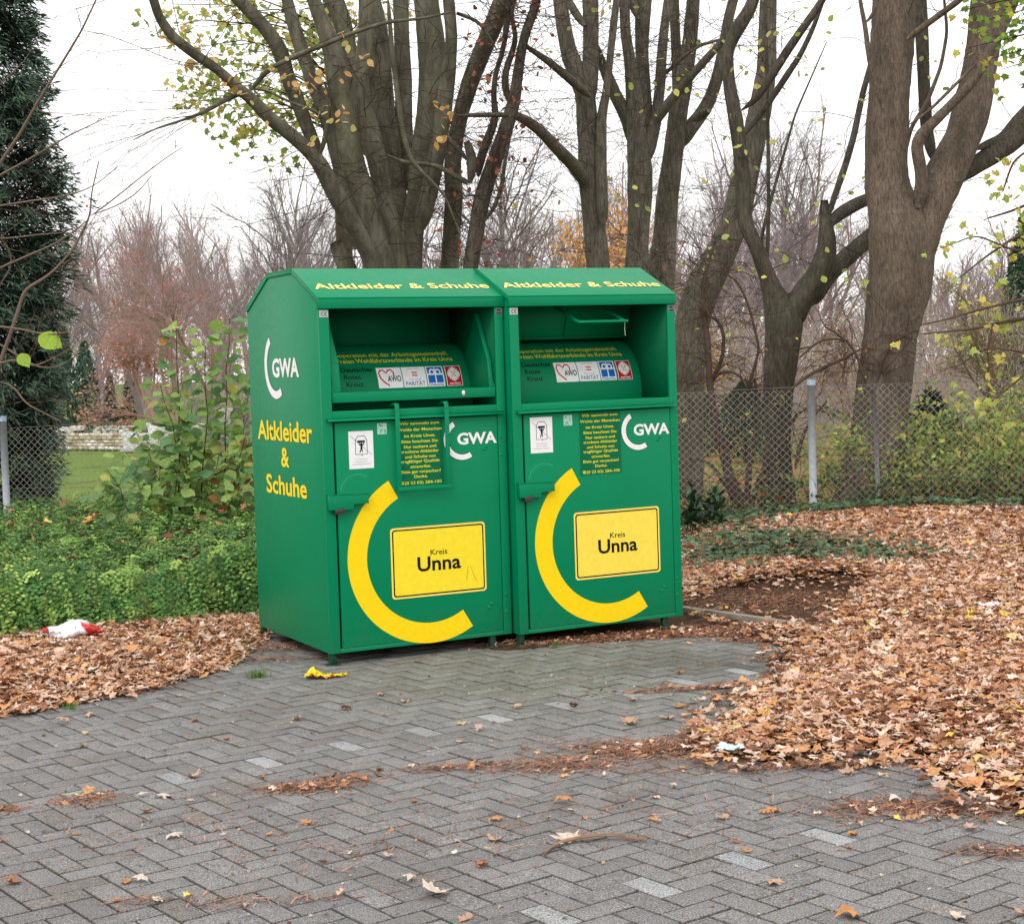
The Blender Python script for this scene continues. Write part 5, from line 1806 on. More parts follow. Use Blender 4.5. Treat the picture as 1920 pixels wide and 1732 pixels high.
def bare_shrub():
    Y = 16.95
    base = at(1372, 975, Y)
    base[2] = 0
    root = thing('bare_shrub', 'leafless shrub of arching thin stems between the right container and forked tree', 'shrub', base)
    st, tw = MB(), MB()
    L = []
    for p, dy in (([(410, 1400, 66), (395, 1300, 62), (340, 1200, 62), (312, 1080, 52), (272, 950, 46), (245, 800, 42), (228, 650, 38), (224, 500, 34), (205, 330, 30), (190, 200, 24), (215, 60, 18), (260, -80, 14)], -.2),
                  ([(420, 1400, 40), (440, 1200, 34), (450, 1060, 30), (480, 940, 24), (500, 800, 18), (470, 660, 14)], -.1), ([(440, 1400, 30), (500, 1180, 26), (570, 1080, 22), (640, 960, 18), (700, 840, 14)], 0),
                  ([(690, 1150, 26), (720, 1000, 22), (760, 900, 16), (860, 780, 12)], .1), ([(380, 1350, 30), (330, 1250, 26), (260, 1140, 20), (180, 1080, 14), (120, 1090, 10)], -.2),
                  ([(228, 700, 24), (300, 560, 22), (310, 420, 20), (280, 340, 18), (220, 320, 14)], -.2), ([(235, 700, 20), (250, 640, 20), (330, 610, 18), (400, 640, 14), (430, 700, 10)], -.2),
                  ([(300, 980, 18), (420, 760, 18), (500, 500, 16), (440, 260, 14), (380, 130, 12), (250, 60, 10), (130, 130, 9)], -.3), ([(180, 690, 16), (130, 660, 18), (90, 700, 16), (80, 760, 12)], -.2),
                  ([(640, 740, 16), (760, 640, 18), (860, 590, 18), (980, 540, 16), (1040, 500, 12)], .1), ([(1080, 720, 16), (1060, 640, 16), (1010, 500, 14), (940, 430, 12), (850, 380, 10)], .0),
                  ([(700, 560, 12), (820, 450, 14), (920, 440, 12), (980, 460, 10)], 0), ([(1130, 700, 14), (1160, 540, 14), (1240, 440, 14), (1340, 400, 12)], -.1)):
        L.append(limb(st, p, Y, *D_, dy=dy, n=7))
    allp = np.vstack([l[0][2:] for l in L])
    k = rng.integers(0, len(allp), 300)
    dr = np.stack([rng.normal(0, 1, 300), rng.normal(0, .4, 300), rng.normal(.4, .5, 300)], 1)
    pts = twigs(tw, allp[k], dr, .7, .0045, 8, .26, .7, 3, lin(84, 66, 58))
    st.build('stem', M['twig'], root, base)
    tw.build('twig', M['twig'], root, base)
    lf = MB()
    put_leaves(lf, pts, 60, .05, [lin(196, 150, 70), lin(170, 100, 60), lin(200, 190, 80)])
    lf.build('leaves', M['leaf'], root, base)


bare_shrub()


def left_twigs():
    Y = 15.6
    base = at(-70, 1010, Y)
    base[2] = 0
    root = thing('bare_shrub', 'long pale bare twigs with two lime green leaves in front of the yew', 'shrub', base)
    st = MB()
    Z5 = (.3465, 0, 0)
    L = []
    for p, dy in (([(-120, 1400, 26), (-60, 1050, 22), (0, 880, 20), (100, 740, 17), (200, 560, 15), (330, 350, 13), (440, 170, 11), (520, 0, 9), (560, -90, 7)], -1),
                  ([(-110, 2500, 26), (0, 1960, 24), (60, 1800, 22), (105, 1660, 20), (132, 1565, 18), (220, 1520, 16), (300, 1460, 15), (400, 1345, 13), (490, 1165, 11), (492, 1060, 8), (535, 870, 6)], -.5),
                  ([(490, 1170, 8), (600, 1090, 7), (760, 960, 6), (910, 845, 5), (985, 800, 4)], -.4), ([(490, 1165, 7), (620, 1120, 6), (740, 1050, 5), (820, 950, 4)], -.3),
                  ([(-90, 1000, 16), (0, 950, 14), (180, 850, 11), (320, 765, 9), (400, 720, 7), (510, 670, 6), (575, 635, 4)], -.6), ([(-60, 1120, 14), (0, 1115, 12), (150, 1090, 11), (300, 1070, 9), (420, 1045, 7), (520, 1000, 5), (640, 900, 4)], -.5),
                  ([(-60, 1480, 14), (0, 1450, 13), (160, 1380, 12), (300, 1320, 10), (400, 1255, 8), (480, 1185, 5)], -.5), ([(-60, 1290, 10), (60, 1290, 9), (200, 1270, 7), (340, 1260, 5)], -.4), ([(-40, 500, 9), (60, 400, 8), (130, 340, 6), (170, 270, 5)], -.4),
                  ([(0, 1540, 10), (70, 1440, 9), (50, 1340, 7), (0, 1290, 5)], -.2), ([(-20, 1850, 12), (200, 1990, 10), (330, 1990, 8), (400, 1930, 6), (500, 1850, 5)], -.3), ([(-20, 2060, 12), (80, 2090, 10), (130, 2180, 8), (330, 2280, 5)], -.3),
                  ([(440, 165, 6), (580, 190, 5), (740, 250, 4), (960, 340, 4)], -.3), ([(440, 170, 5), (430, 100, 4), (410, 40, 3)], -.1), ([(200, 560, 6), (190, 610, 5), (330, 612, 4), (520, 630, 3)], -.2)):
        L.append(limb(st, p, Y, *Z5, dy=dy, n=6, bark=lin(124, 104, 92)))
    for p in ([(-60, 610, 6), (0, 612, 5), (45, 618, 4), (90, 629, 3.5), (128, 622, 2.5)], [(-60, 690, 6), (-10, 684, 5), (34, 672, 4), (58, 690, 3.5), (100, 672, 3), (135, 652, 2.5)]):
        L.append(limb(st, p, Y - .38, 1, 0, 0, n=6, bark=lin(124, 104, 92)))
    allp = np.vstack([l[0][3:] for l in L])
    k = rng.integers(0, len(allp), 80)
    dr = np.stack([np.abs(rng.normal(.9, .5, 80)), rng.normal(0, .3, 80), rng.normal(.3, .6, 80)], 1)
    twigs(st, allp[k], dr, .55, .0028, 7, .16, .1, 2, lin(120, 96, 82))
    st.build('stem', mat_col('pale_twig', .8, .2, 30), root, base)
    for pts, c in (([(72, 630), (90, 628), (116, 640), (117, 652), (95, 655)], lin(170, 200, 70)), ([(36, 664), (47, 666), (57, 680), (55, 692), (44, 684)], lin(160, 194, 66))):
        m = MB()
        a, b_ = at(*pts[0], Y - .4), at(*pts[3], Y - .4)
        d = b_ - a
        m.leaves(OVAL, a[None], [np.linalg.norm(d)], frames(1, np.array([[.2, -.9, .4]]), .02, d[None]), [c], [.2], [1.25])
        m.build('leaf', M['leaf'], root, base)


left_twigs()


def young_maple():
    """green-yellow foliage hanging behind the left limb of the beech"""
    Y = 23.0
    base = at(655, 940, Y)
    base[2] = 0
    root = thing('field_maple', 'tree with yellow-green leaves seen behind the left limbs of the beech', 'tree', base)
    st, lf = MB(), MB()
    limb(st, [(655, 1000, 34), (650, 600, 32), (640, 300, 28), (625, 100, 24), (610, -60, 20)], Y, 1, 0, 0, 0, 8)
    px = [(330, 60), (380, 40), (430, 20), (360, 110), (420, 80), (470, 40), (520, 30), (390, 150), (440, 130), (500, 100), (560, 70), (590, 40), (350, 165), (400, 180), (430, 205), (470, 180), (520, 150), (540, 190), (570, 150), (600, 100), (620, 140), (640, 60), (470, 235), (500, 245), (420, 230),
          (560, 20), (690, 60), (720, 20), (600, 10), (645, 110), (590, 175), (530, 215), (375, 75), (455, 95), (490, 20), (545, 110), (330, 20), (400, 10), (660, 30), (610, 60)]
    for q in px:
        c = at(q[0], q[1], Y - 1 + rng.normal(0, .5))
        fo = at(640, min(q[1] + 80, 260), Y)
        t = np.linspace(0, 1, 8)[:, None]
        a = fo * (1 - t) + c * t
        a[:, 2] += .25 * np.sin(t[:, 0] * math.pi) + np.cumsum(rng.normal(0, .02, 8))
        st.tube(a, np.linspace(.016, .004, 8), 4, lin(66, 54, 46), cap=False)
        pts = twigs(st, [a[-1], a[-2], a[-1]], rng.normal(0, 1, (3, 3)) * [1, .5, .6], .4, .003, 5, .2, .5, 2)
        put_leaves(lf, pts, int(rng.uniform(20, 44)), .105, [lin(178, 192, 92), lin(156, 176, 84), lin(206, 204, 110), lin(132, 154, 78), lin(220, 198, 110)], LOBED[2], .15, .6)
    st.build('branch', M['twig'], root, base)
    lf.build('leaves', M['leaf'], root, base)


young_maple()


def side_foliage():
    Y = 14.6
    base = at(2120, 960, Y)
    base[2] = 0
    root = thing('linden_tree', 'thin drooping branches with yellow-green leaves at the right edge', 'tree', base)
    st, lf = MB(), MB()
    limb(st, [(2120, 1020, 70), (2115, 700, 60), (2090, 300, 50), (2060, -60, 44)], Y, 1, 0, 0, 0, 10)
    for p in ([(2100, 560, 12), (1990, 555, 9), (1920, 560, 7), (1840, 580, 5), (1770, 600, 3.5), (1700, 615, 2.5)], [(2110, 640, 12), (1960, 590, 9), (1880, 604, 7), (1820, 618, 5), (1730, 626, 3)], [(2095, 430, 10), (1990, 420, 8), (1910, 440, 6), (1850, 480, 4), (1800, 520, 3)],
              [(2100, 500, 10), (1980, 470, 7), (1900, 470, 5), (1830, 440, 3.5), (1780, 460, 2.5)], [(2090, 330, 10), (1980, 360, 7), (1900, 395, 5), (1850, 410, 3)], [(2110, 720, 10), (1990, 690, 7), (1920, 660, 5), (1850, 650, 3), (1790, 690, 2.5)], [(2100, 600, 9), (2000, 640, 7), (1900, 720, 4), (1850, 760, 3)],
              [(2090, 260, 9), (1980, 250, 7), (1900, 300, 4), (1880, 360, 3)]):
        a, r = limb(st, p, Y, 1, 0, 0, rng.uniform(-.4, .6), 6)
        k = rng.integers(2, len(a), 11)
        pts = twigs(st, a[k], np.stack([rng.normal(-.5, .6, 11), rng.normal(0, .4, 11), rng.normal(-.3, .5, 11)], 1), .38, .0028, 6, .2, .4, 2, lin(66, 54, 48))
        put_leaves(lf, pts, 46, .068, [lin(210, 210, 106), lin(192, 204, 104), lin(226, 214, 118), lin(170, 190, 96), lin(226, 200, 110)], LOBED[0], .03, .5, np.array([0, -.8, .4]), 1.05)
    for q in ((1800, 20), (1840, 40), (1880, 20), (1905, 60), (1860, 70), (1815, 90), (1900, 110), (1830, 10), (1880, 130), (1910, 160), (1860, 110), (1915, 30)):
        c = at(q[0], q[1], Y + .4)
        fo = at(2070, q[1] - 60, Y)
        t = np.linspace(0, 1, 7)[:, None]
        a = fo * (1 - t) + c * t
        st.tube(a, np.linspace(.012, .003, 7), 4, lin(66, 54, 46), cap=False)
        put_leaves(lf, a[4:], 14, .07, [lin(128, 168, 62), lin(106, 148, 56), lin(164, 186, 70), lin(206, 196, 76)], LOBED[0], .09, .5, np.array([0, -.7, .4]), 1.1)
    st.build('branch', M['twig'], root, base)
    lf.build('leaves', M['leaf'], root, base)


side_foliage()


# ------------------------------------------------------------------ bare trees in the distance
def bare_mesh(seed, H, spread, kids, rad, tint, up=.03, lvls=4, leafN=0, leafC=None, leafS=.1):
    global rng
    keep = rng
    rng = np.random.default_rng(seed)
    mb, lf = MB(), MB()
    ends = []

    def grow(p, d, L, r, lv):
        n = 5 if lv < 2 else 3
        pts = [np.array(p, float)]
        d = np.array(d, float)
        for _ in range(n):
            d = d + rng.normal(0, .10 + .04 * lv, 3)
            d[2] += up * (.4 if lv == 0 else 1)
            d /= np.linalg.norm(d)
            pts.append(pts[-1] + d * L / n)
        P = np.array(pts)
        mb.tube(P, np.linspace(r, r * .45, n + 1), 5 if lv < 2 else 3, tint * rng.uniform(.8, 1.15), cap=False)
        if lv == lvls:
            ends.append(P[-1])
            return
        for k in range(kids[lv]):
            t = rng.uniform(.22 if lv == 0 else .12, 1.0)
            i = min(int(t * n), n - 1)
            q = P[i] + (P[i + 1] - P[i]) * (t * n - i)
            dd = P[i + 1] - P[i]
            dd = dd / np.linalg.norm(dd)
            o = rng.normal(0, 1, 3)
            o -= (o @ dd) * dd
            o /= np.linalg.norm(o)
            a = rng.uniform(.35, .85) * spread
            grow(q, dd * math.cos(a) + o * math.sin(a), L * rng.uniform(.42, .68) * (1.05 - .3 * t), max(r * (1 - .5 * t) * .5, .0032), lv + 1)
    grow((0, 0, 0), (0, 0, 1), H * .62, rad, 0)
    me = (mb, lf)
    if leafN:
        put_leaves(lf, np.array(ends), leafN, leafS, leafC, spread=.12)
    rng = keep
    return mb, lf


HAZE_TINT = [lin(156, 142, 146), lin(148, 136, 142), lin(162, 146, 146), lin(142, 132, 132)]  # twig greys lightened: glow and haze of distance are in the colour
far_protos = []
for k, (H, sp, kids, rad) in enumerate(((9, .95, (12, 8, 6, 6), .12), (11, .85, (13, 8, 6, 5), .13), (7, 1.15, (11, 8, 6, 6), .10), (10, .8, (14, 8, 6, 5), .11))):
    far_protos.append((H, bare_mesh(40 + k, H, sp, kids, rad, HAZE_TINT[k])[0]))
TW_FAR = mat_col('far_twigs', .9, .15, 6, 0, .1)
_far_mesh = {}


def far_tree(k, px, top, Y, label, wide=1.0, name='bare_tree'):
    H, mb = far_protos[k]
    base = at(px, 800, Y)
    base[2] = 0
    h = at(px, top, Y)[2]
    root = thing(name, label, 'tree', base, 'bare trees in the distance')
    if k not in _far_mesh:
        o = mb.build('branches', TW_FAR, root)
        _far_mesh[k] = o
    else:
        o = _far_mesh[k].copy()
        COL.objects.link(o)
        o.parent = root
    root.rotation_euler = (0, 0, px * .37)
    real = max(v.co[2] for v in o.data.vertices)
    s = h / real
    root.scale = (s * wide, s * wide, s)


for a in ((2, 268, 352, 46, 'round-crowned bare grey tree right of the yew'), (0, 372, 345, 56, 'bare tree with an upright crown peeping over the reddish berry tree'), (3, 560, 258, 44, 'tall narrow bare tree just left of the beech stems'),
          (1, 500, 320, 52, 'thin bare tree behind the left container roof corner'), (2, 452, 420, 42, 'low spreading bare tree by the left edge of the left container', 1.2), (1, 178, 560, 44, 'small bare tree with a leaning pale trunk beside the blue-green cypress', 1.1),
          (3, 965, 150, 46, 'tall bare tree seen between the beech and the lime with the left limb'), (0, 1165, 190, 50, 'bare tree seen between the two middle limes'), (1, 1330, 150, 48, 'bare tree seen left of the leaning lime'),
          (3, 1490, 170, 46, 'tall pale bare tree seen through the fork of the dark forked tree'), (2, 1575, 330, 50, 'wide bare tree between forked tree and stout maple', 1.1), (0, 1805, 430, 44, 'bare tree right of the stout maple trunk', 1.1), (2, 1890, 470, 38, 'low bare tree behind the yellow leaves at the right edge', 1.2),
          (0, 1420, 330, 42, 'low bare tree behind the bare arching shrub', 1.3), (2, 1050, 330, 54, 'bare tree partly hidden by the orange-leaved tree', 1.2), (1, 640, 300, 50, 'bare tree glimpsed at the foot of the beech stems'), (0, 108, 480, 60, 'bare tree half hidden behind the right side of the yew', 1.0)):
    far_tree(*a)

for nm, lab, px, top, Y, H, kw in (('rowan_tree', 'reddish-brown twiggy tree dotted with red berries left of the containers', 335, 395, 36, 7,
                                    dict(seed=61, spread=.9, kids=(12, 9, 6, 5), rad=.055, tint=lin(176, 146, 140), leafN=110, leafC=[lin(214, 60, 60), lin(190, 50, 56)], leafS=.07)),
                                   ('rowan_tree', 'second reddish twiggy tree close behind the leafy shrub', 418, 420, 33, 6, dict(seed=62, spread=1.0, kids=(11, 9, 6, 5), rad=.05, tint=lin(172, 144, 140), leafN=80, leafC=[lin(214, 60, 60), lin(200, 70, 60)], leafS=.06)),
                                   ('copper_tree', 'low copper-brown tree holding dry leaves above the white stone wall', 300, 560, 39, 4, dict(seed=65, spread=1.0, kids=(9, 8, 6, 4), rad=.07, tint=lin(182, 144, 132), leafN=2600, leafC=[lin(196, 146, 130), lin(184, 132, 116), lin(206, 160, 142)], leafS=.07)),
                                   ('orange_tree', 'tree with sparse orange leaves seen left of the slim lime', 1035, 340, 36, 6.5, dict(seed=63, spread=.9, kids=(9, 8, 6, 5), rad=.10, tint=lin(150, 126, 112), leafN=2600, leafC=[lin(232, 172, 90), lin(224, 156, 76), lin(236, 188, 116)], leafS=.10)),
                                   ('orange_tree', 'small bright orange-yellow bush behind the bare arching shrub', 1318, 600, 30, 2.6, dict(seed=64, spread=.9, kids=(8, 7, 6, 4), rad=.06, tint=lin(140, 112, 92), leafN=900, leafC=[lin(236, 186, 60), lin(222, 160, 60)], leafS=.07)),
                                   ('olive_tree', 'brownish olive twiggy tree right of the stout maple', 1850, 500, 27, 5, dict(seed=66, spread=1.0, kids=(10, 8, 7, 4), rad=.09, tint=lin(126, 112, 92), leafN=2200, leafC=[lin(150, 140, 84), lin(128, 122, 72), lin(170, 150, 90)], leafS=.07)),
                                   ('hazel_tree', 'brown twiggy thicket tree behind the forked tree and maple', 1590, 560, 29, 4, dict(seed=67, spread=1.0, kids=(10, 8, 7, 5), rad=.07, tint=lin(142, 114, 100), leafN=300, leafC=[lin(190, 120, 84), lin(204, 160, 90)], leafS=.07))):
    base = at(px, 800, Y)
    base[2] = 0
    root = thing(nm, lab, 'tree', base)
    mb, lf = bare_mesh(H=H, **kw)
    h = at(px, top, Y)[2] / np.vstack(mb.v)[:, 2].max()
    wd_ = np.array([1.35, 1.35, 1]) if nm in ('rowan_tree', 'copper_tree') else np.ones(3)
    mb.v = [v * h * wd_ + base for v in mb.v]
    lf.v = [v * h * wd_ + base for v in lf.v]
    mb.build('branches', TW_FAR, root, base)
    o_ = lf.build('berries' if 'rowan' in nm else 'leaves', M['leaf'], root, base)
    o_['kind'] = 'stuff'


def far_woods():
    mb = MB()
    src = [bare_mesh(80 + k, 8, .7, (10, 7, 5), .12, np.ones(3), lvls=3)[0] for k in range(4)]
    pal = [lin(164, 150, 154), lin(168, 150, 148), lin(152, 140, 142), lin(172, 154, 154), lin(150, 142, 130)]  # paled twig colours, fading of the far woods painted in
    for k in range(120):
        Y = rng.uniform(58, 110)
        x = rng.uniform(-.40, .40) * Y
        s = src[k % 4]
        V = np.vstack(s.v)
        a = rng.uniform(0, 6.28)
        h = rng.uniform(.55, 1.15) * (1.0 + Y / 200)
        c, sn = math.cos(a), math.sin(a)
        W_ = np.stack([V[:, 0] * c - V[:, 1] * sn, V[:, 0] * sn + V[:, 1] * c, V[:, 2]], 1) * h + [x, Y, 0]
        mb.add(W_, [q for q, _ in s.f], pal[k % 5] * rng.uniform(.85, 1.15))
    N = 44000                                            # brushwood below
    Y = np.concatenate([rng.uniform(50, 105, 26000), rng.uniform(27, 48, 18000)])
    x = np.concatenate([rng.uniform(-.42, .42, 26000), rng.uniform(.10, .42, 18000)]) * Y
    z = rng.random(N) ** 1.5 * np.where(Y < 49, 2.3, 3.6)
    L = rng.uniform(.25, .9, N)
    d = np.stack([rng.normal(0, .6, N), rng.normal(0, .4, N), np.abs(rng.normal(.8, .4, N))], 1)
    d /= np.linalg.norm(d, axis=1)[:, None]
    P0 = np.stack([x, Y, z], 1)
    P1 = P0 + d * L[:, None]
    sd = np.cross(d, [0, 1.0, 0]) * rng.uniform(.006, .016, (N, 1)) * (Y / 60)[:, None]
    up_ = np.cross(sd, d)
    V = np.stack([P0 - sd, P0 + sd, P1, P0 + up_], 1)
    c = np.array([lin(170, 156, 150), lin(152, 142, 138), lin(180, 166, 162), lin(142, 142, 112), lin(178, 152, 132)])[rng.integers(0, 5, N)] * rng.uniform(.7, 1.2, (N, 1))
    i = np.arange(N)[:, None] * 4
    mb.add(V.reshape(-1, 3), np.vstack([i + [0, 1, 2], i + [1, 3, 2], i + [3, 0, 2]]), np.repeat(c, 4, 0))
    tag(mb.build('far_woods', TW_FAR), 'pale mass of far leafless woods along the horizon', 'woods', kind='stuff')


far_woods()

# ------------------------------------------------------------------ churchyard furniture
p0, p1 = gnd(112, 842), gnd(306, 843)


def dry_wall():
    base = (p0 + p1) / 2
    root = thing('stone_wall', 'low whitish dry stone wall with square end pillars on the lawn', 'wall', base)
    w = MB()
    L = np.linalg.norm(p1 - p0)
    d = (p1 - p0) / L
    n_ = np.array([-d[1], d[0], 0])
    for row in range(5):
        x = -rng.uniform(0, .1)
        while x < L:
            l = rng.uniform(.10, .26)
            z0, z1 = row * .075, row * .075 + .070
            q0, q1 = max(x, .26), min(x + l - .008, L - .26)
            if q1 - q0 > .03:
                off = rng.normal(0, .008)
                V = []
                for zz in (z0, z1):
                    for (aa, bb) in ((q0, -.12), (q1, -.12), (q1, .16), (q0, .16)):
                        V.append(p0 + d * aa + n_ * (bb + off) + [0, 0, zz])
                c = (lin(226, 216, 196), lin(206, 190, 162), lin(238, 232, 222), lin(190, 170, 140))[rng.integers(0, 4)] * rng.uniform(.85, 1.05)
                w.add(V, [(0, 3, 2, 1), (4, 5, 6, 7), (0, 1, 5, 4), (1, 2, 6, 5), (2, 3, 7, 6), (3, 0, 4, 7)], c)
            x += l
    w.build('wall', M['stone'], root, base)
    for a0 in (0.0, L - .30):
        w = MB()
        V = []
        for zz in (0, .52):
            for (aa, bb) in ((a0, -.16), (a0 + .30, -.16), (a0 + .30, .18), (a0, .18)):
                V.append(p0 + d * aa + n_ * bb + [0, 0, zz])
        w.add(V, [(0, 3, 2, 1), (4, 5, 6, 7), (0, 1, 5, 4), (1, 2, 6, 5), (2, 3, 7, 6), (3, 0, 4, 7)], lin(232, 230, 226))
        w.build('pillar', M['stone'], root, base, bevel=.02)
    w = MB()
    for k in range(26):
        a0 = rng.uniform(.2, L - .2)
        c0 = p0 + d * a0 + n_ * rng.uniform(.3, 1.6) + [0, 0, .36 + rng.uniform(0, .12)]
        r = rng.uniform(.06, .14)
        V = c0 + rng.normal(0, 1, (8, 3)) * r * [1, 1, .5]
        w.box(c0 - [r * 1.5, r, r * .5], c0 + [r * 1.5, r, r * .5], lin(226, 222, 214) * rng.uniform(.8, 1.05))
    w.build('rubble', M['stone'], root, base, bevel=.02)
    mb = MB()
    N = 1500
    a0 = rng.uniform(.2, L - .2, N)
    P = p0 + d * a0[:, None] + n_ * rng.uniform(.3, 1.8, (N, 1))
    P[:, 2] = .33 + rng.random(N) * .12
    mb.leaves(SMALL, P, rng.uniform(.05, .11, N), frames(N, None, .8), np.array([lin(120, 140, 100), lin(104, 124, 84), lin(140, 150, 120)])[rng.integers(0, 3, N)])
    tag(mb.build('bed_plants', M['leaf']), 'grey-green low plants filling the bed behind the white wall', 'ground cover', kind='stuff')


dry_wall()


def gravestone(px, py, w, h, col, label, kind):
    b = gnd(px, py)
    root = thing('gravestone', label, 'gravestone', b, 'gravestones beyond the fence')
    s = MB()
    if kind == 'arch':
        pr = [(-w / 2, .08), (w / 2, .08)] + [(w / 2 * math.cos(t), h - w / 2 * .5 + w / 2 * .5 * math.sin(t)) for t in np.linspace(0, math.pi, 9)]
    elif kind == 'cross':
        a = w * .14
        pr = [(-a, .08), (a, .08), (a, h * .6), (w / 2, h * .6), (w / 2, h * .6 + 2 * a), (a, h * .6 + 2 * a), (a, h), (-a, h), (-a, h * .6 + 2 * a), (-w / 2, h * .6 + 2 * a), (-w / 2, h * .6), (-a, h * .6)]
    else:
        pr = [(-w / 2, .08), (w / 2, .08), (w / 2, h * .92), (w * .1, h), (-w / 2, h * .86)]
    s.prism(pr, 1, -.08, .08, col)
    s.build('slab', M['stone'], root, bevel=.01)
    s = MB()
    s.box((-w / 2 - .06, -.14, 0), (w / 2 + .06, .14, .08), col * .8)
    s.build('plinth', M['stone'], root, bevel=.01)


gravestone(428, 832, .50, .85, lin(186, 178, 172), 'pale grey gravestone with a rounded top beside the left container', 'arch')
gravestone(452, 834, .42, .9, lin(120, 112, 112), 'dark grey gravestone touching the left edge of the left container', 'slant')
gravestone(404, 826, .42, .7, lin(150, 142, 138), 'small slanted gravestone behind the leafy shrub', 'slant')
gravestone(1447, 818, .40, .5, lin(206, 200, 194), 'whitish gravestone seen through the fence left of the right post', 'arch')
gravestone(1722, 812, .8, .42, lin(196, 192, 190), 'low wide gravestone right of the stout maple trunk', 'slant')
gravestone(247, 846, .34, .48, lin(222, 222, 222), 'small white slanted stone at the right end of the white wall', 'slant')

# ================================================================== LITTER


def crumpled(nu, nv, fn, colfn, seed):
    r = np.random.default_rng(seed)
    V, c = [], []
    for i in range(nu + 1):
        for j in range(nv + 1):
            u, v = i / nu, j / nv
            V.append(np.array(fn(u, v)) + r.normal(0, 1, 3) * .006)
            c.append(colfn(u, v))
    i, j = np.meshgrid(np.arange(nu), np.arange(nv), indexing='ij')
    q = np.stack([i * (nv + 1) + j, (i + 1) * (nv + 1) + j, (i + 1) * (nv + 1) + j + 1, i * (nv + 1) + j + 1], -1).reshape(-1, 4)
    mb = MB()
    mb.add(V, q, np.array(c))
    return mb


g = gnd(137, 1222)


def bag_xyz(u, v):
    a = v * 2 * math.pi
    x = (u - .5) * .33
    w = (.085 * math.sin(math.pi * min(max(u, .04), .96)) ** .5) * (1 + .18 * math.sin(7 * u + 3 * a))
    return (x, w * math.cos(a) * 1.1, .052 + .60 * w * math.sin(a) + .010 * math.sin(9 * u + 2))


mb = crumpled(26, 22, bag_xyz, lambda u, v: lin(206, 44, 40) if (u > .74 + .06 * math.sin(v * 14) or (u < .08 and v < .6) or (u > .5 and .60 < v < .66)) else (lin(226, 120, 130) if (u > .66 and math.sin(u * 90) * math.sin(v * 40) > .4) else lin(236, 236, 240)), 3)
o = mb.build('plastic_bag', M['plastic'])
o.location = (g[0], g[1], .075)
o.rotation_euler = (0, 0, .12)
tag(o, 'crumpled white plastic bag with red ends lying on the left leaf drift', 'plastic bag')
g = gnd(610, 1270)


def wrap_xyz(u, v):
    x = (u - .5) * .215
    w = .075 * (1 - u * .75) + .008
    return (x, (v - .5) * w * 1.5 + .01 * math.sin(8 * u), .012 + .030 * math.exp(-((u - .18) / .14) ** 2) * (.25 + .5 * abs(math.sin(5 * v))) + .008 * math.sin(11 * u + 6 * v) * (1 - u))


mb = crumpled(20, 10, wrap_xyz, lambda u, v: lin(206, 96, 50) if (v < .16 and .1 < u < .8) else lin(240, 220, 36), 4)
mb.v[0][:, 2] = np.maximum(mb.v[0][:, 2], .002)
o = mb.build('wrapper', M['plastic'])
o.location = (g[0], g[1], 0)
o.rotation_euler = (0, 0, .1)
tag(o, 'crumpled yellow plastic wrapper on the paving before the left container', 'wrapper')
g = gnd(1370, 1418)
mb = crumpled(8, 6, lambda u, v: ((u - .5) * .105 + (v - .5) * .03, (v - .5) * .10, .030 + .006 * math.sin(3 * u + 2 * v)), lambda u, v: lin(218, 232, 232) if (int(u * 6) + int(v * 5)) % 3 else lin(176, 210, 208), 5)
o = mb.build('folded_paper', M['print'])
o.location = (g[0], g[1], .012)
tag(o, 'pale turquoise printed paper lying on brown needles at the edge of the right pile', 'paper')
for px, py, lab, s in ((1650, 1066, 'crumpled white tissue lying among dark ivy leaves right of the soil', 1.0), (1855, 1179, 'flat white paper scrap on the brown leaf pile near the right edge', 1.25)):
    g = gnd(px, py)
    P = np.array([[g[0], g[1]]])
    mb = crumpled(8, 6, lambda u, v: ((u - .5) * .09 * s, (v - .5) * .06, .02 + .02 * math.sin(6 * u + 4 * v) * (1.3 - s * .8)), lambda u, v: lin(236, 238, 242), int(px))
    o = mb.build('paper_scrap', M['print'])
    o.location = (g[0], g[1], float(bank(P)[0]) + .05)
    tag(o, lab, 'paper', 'white paper scraps in the leaves')
pts = np.array([gnd(*q) for q in ((1019, 1606), (1032, 1594), (1050, 1586), (1080, 1580), (1115, 1575), (1150, 1573), (1180, 1575), (1214, 1578))])
pts[:, 2] = [.008, .010, .014, .018, .018, .016, .012, .010]
mb = MB()
mb.tube(pts, np.linspace(.0056, .0036, 8), 7, lin(138, 112, 92))
for off in (.006, -.005):
    q = pts[1:].copy()
    q[:, 1] += off + np.linspace(0, off * 1.2, 7)
    mb.tube(q, np.linspace(.0045, .002, 7), 5, lin(156, 118, 94))
o = mb.build('fallen_twig', M['twig'], base=pts[0])
o.location = pts[0]
tag(o, 'curved brown twig lying on the paving in the foreground', 'twig')


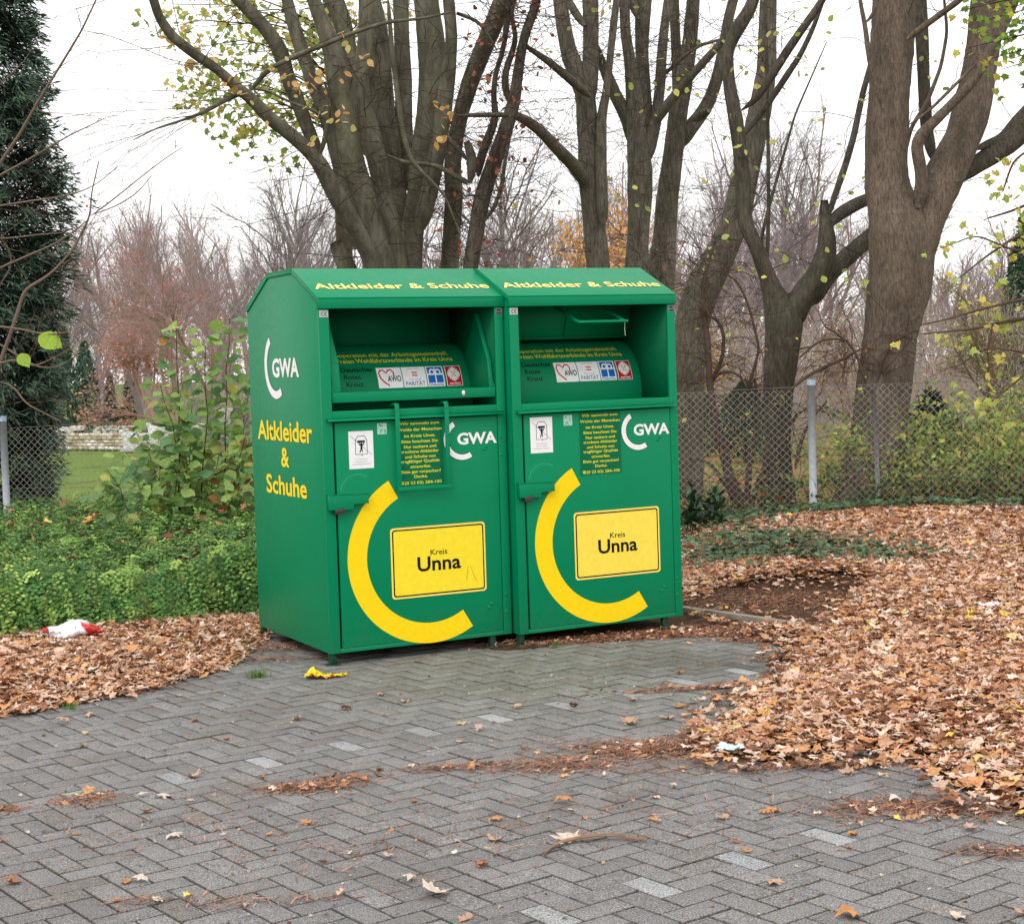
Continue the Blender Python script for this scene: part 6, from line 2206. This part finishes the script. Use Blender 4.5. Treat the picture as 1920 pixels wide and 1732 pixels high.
def tuft(px, py, s, lab, n=70):
    g = gnd(px, py)
    mb = MB()
    for k in range(n):
        a = rng.uniform(0, 6.28)
        b0 = np.array([rng.normal(0, .02), rng.normal(0, .015), 0]) * s
        d = np.array([math.cos(a) * .6, math.sin(a) * .6, 1.0])
        l = rng.uniform(.03, .07) * s
        b1 = b0 + d * l * .6
        b2 = b1 + (d * [1.6, 1.6, .2]) * l * .5
        w = np.array([-math.sin(a), math.cos(a), 0]) * .0022 * s
        mb.add([b0 - w, b0 + w, b1 + w * .8, b1 - w * .8, b2], [(0, 1, 2, 3), (3, 2, 4)], lin(104, 150, 60) * rng.uniform(.7, 1.2))
    o = mb.build('grass_tuft', M['leaf'])
    o.location = (g[0], g[1], 0)
    tag(o, lab, 'grass tuft')


tuft(483, 1270, 1.0, 'bright green grass tuft growing between the paving blocks')
tuft(130, 1330, .8, 'short grass tuft at the edge of the left leaf drift', 40)
tuft(1045, 1214, .8, 'tiny green weed by the foot of the right container', 26)


def sprig():
    g = gnd(262, 1190)
    mb = MB()
    pos, yw = [], []
    for k in range(9):
        d = np.array([rng.normal(.3, .6), rng.normal(-.6, .4), rng.uniform(.0, .5)])
        a = wander((g[0] + rng.normal(0, .06), g[1] + rng.normal(0, .06), .10), d, rng.uniform(.12, .26), 6, .15, .5)
        a[:, 2] = np.maximum(a[:, 2], .03)
        mb.tube(a, .002, 3, lin(120, 90, 60), cap=False)
        for q in range(1, 7):
            for _ in range(16):
                pos.append(a[q] + rng.normal(0, .006, 3))
                yw.append(rng.normal(0, 1, 3) + (a[q] - a[q - 1]) * 20)
    n = len(pos)
    mb.leaves(SMALL, np.array(pos), rng.uniform(.02, .04, n), frames(n, None, .8), np.array([lin(108, 124, 62), lin(84, 108, 58), lin(140, 140, 76)])[rng.integers(0, 3, n)], None, np.full(n, .35))
    o = mb.build('conifer_sprig', M['evergreen'], base=g)
    o.location = g
    tag(o, 'olive green conifer sprig drooping from the ground cover onto the leaf drift', 'sprig')


sprig()
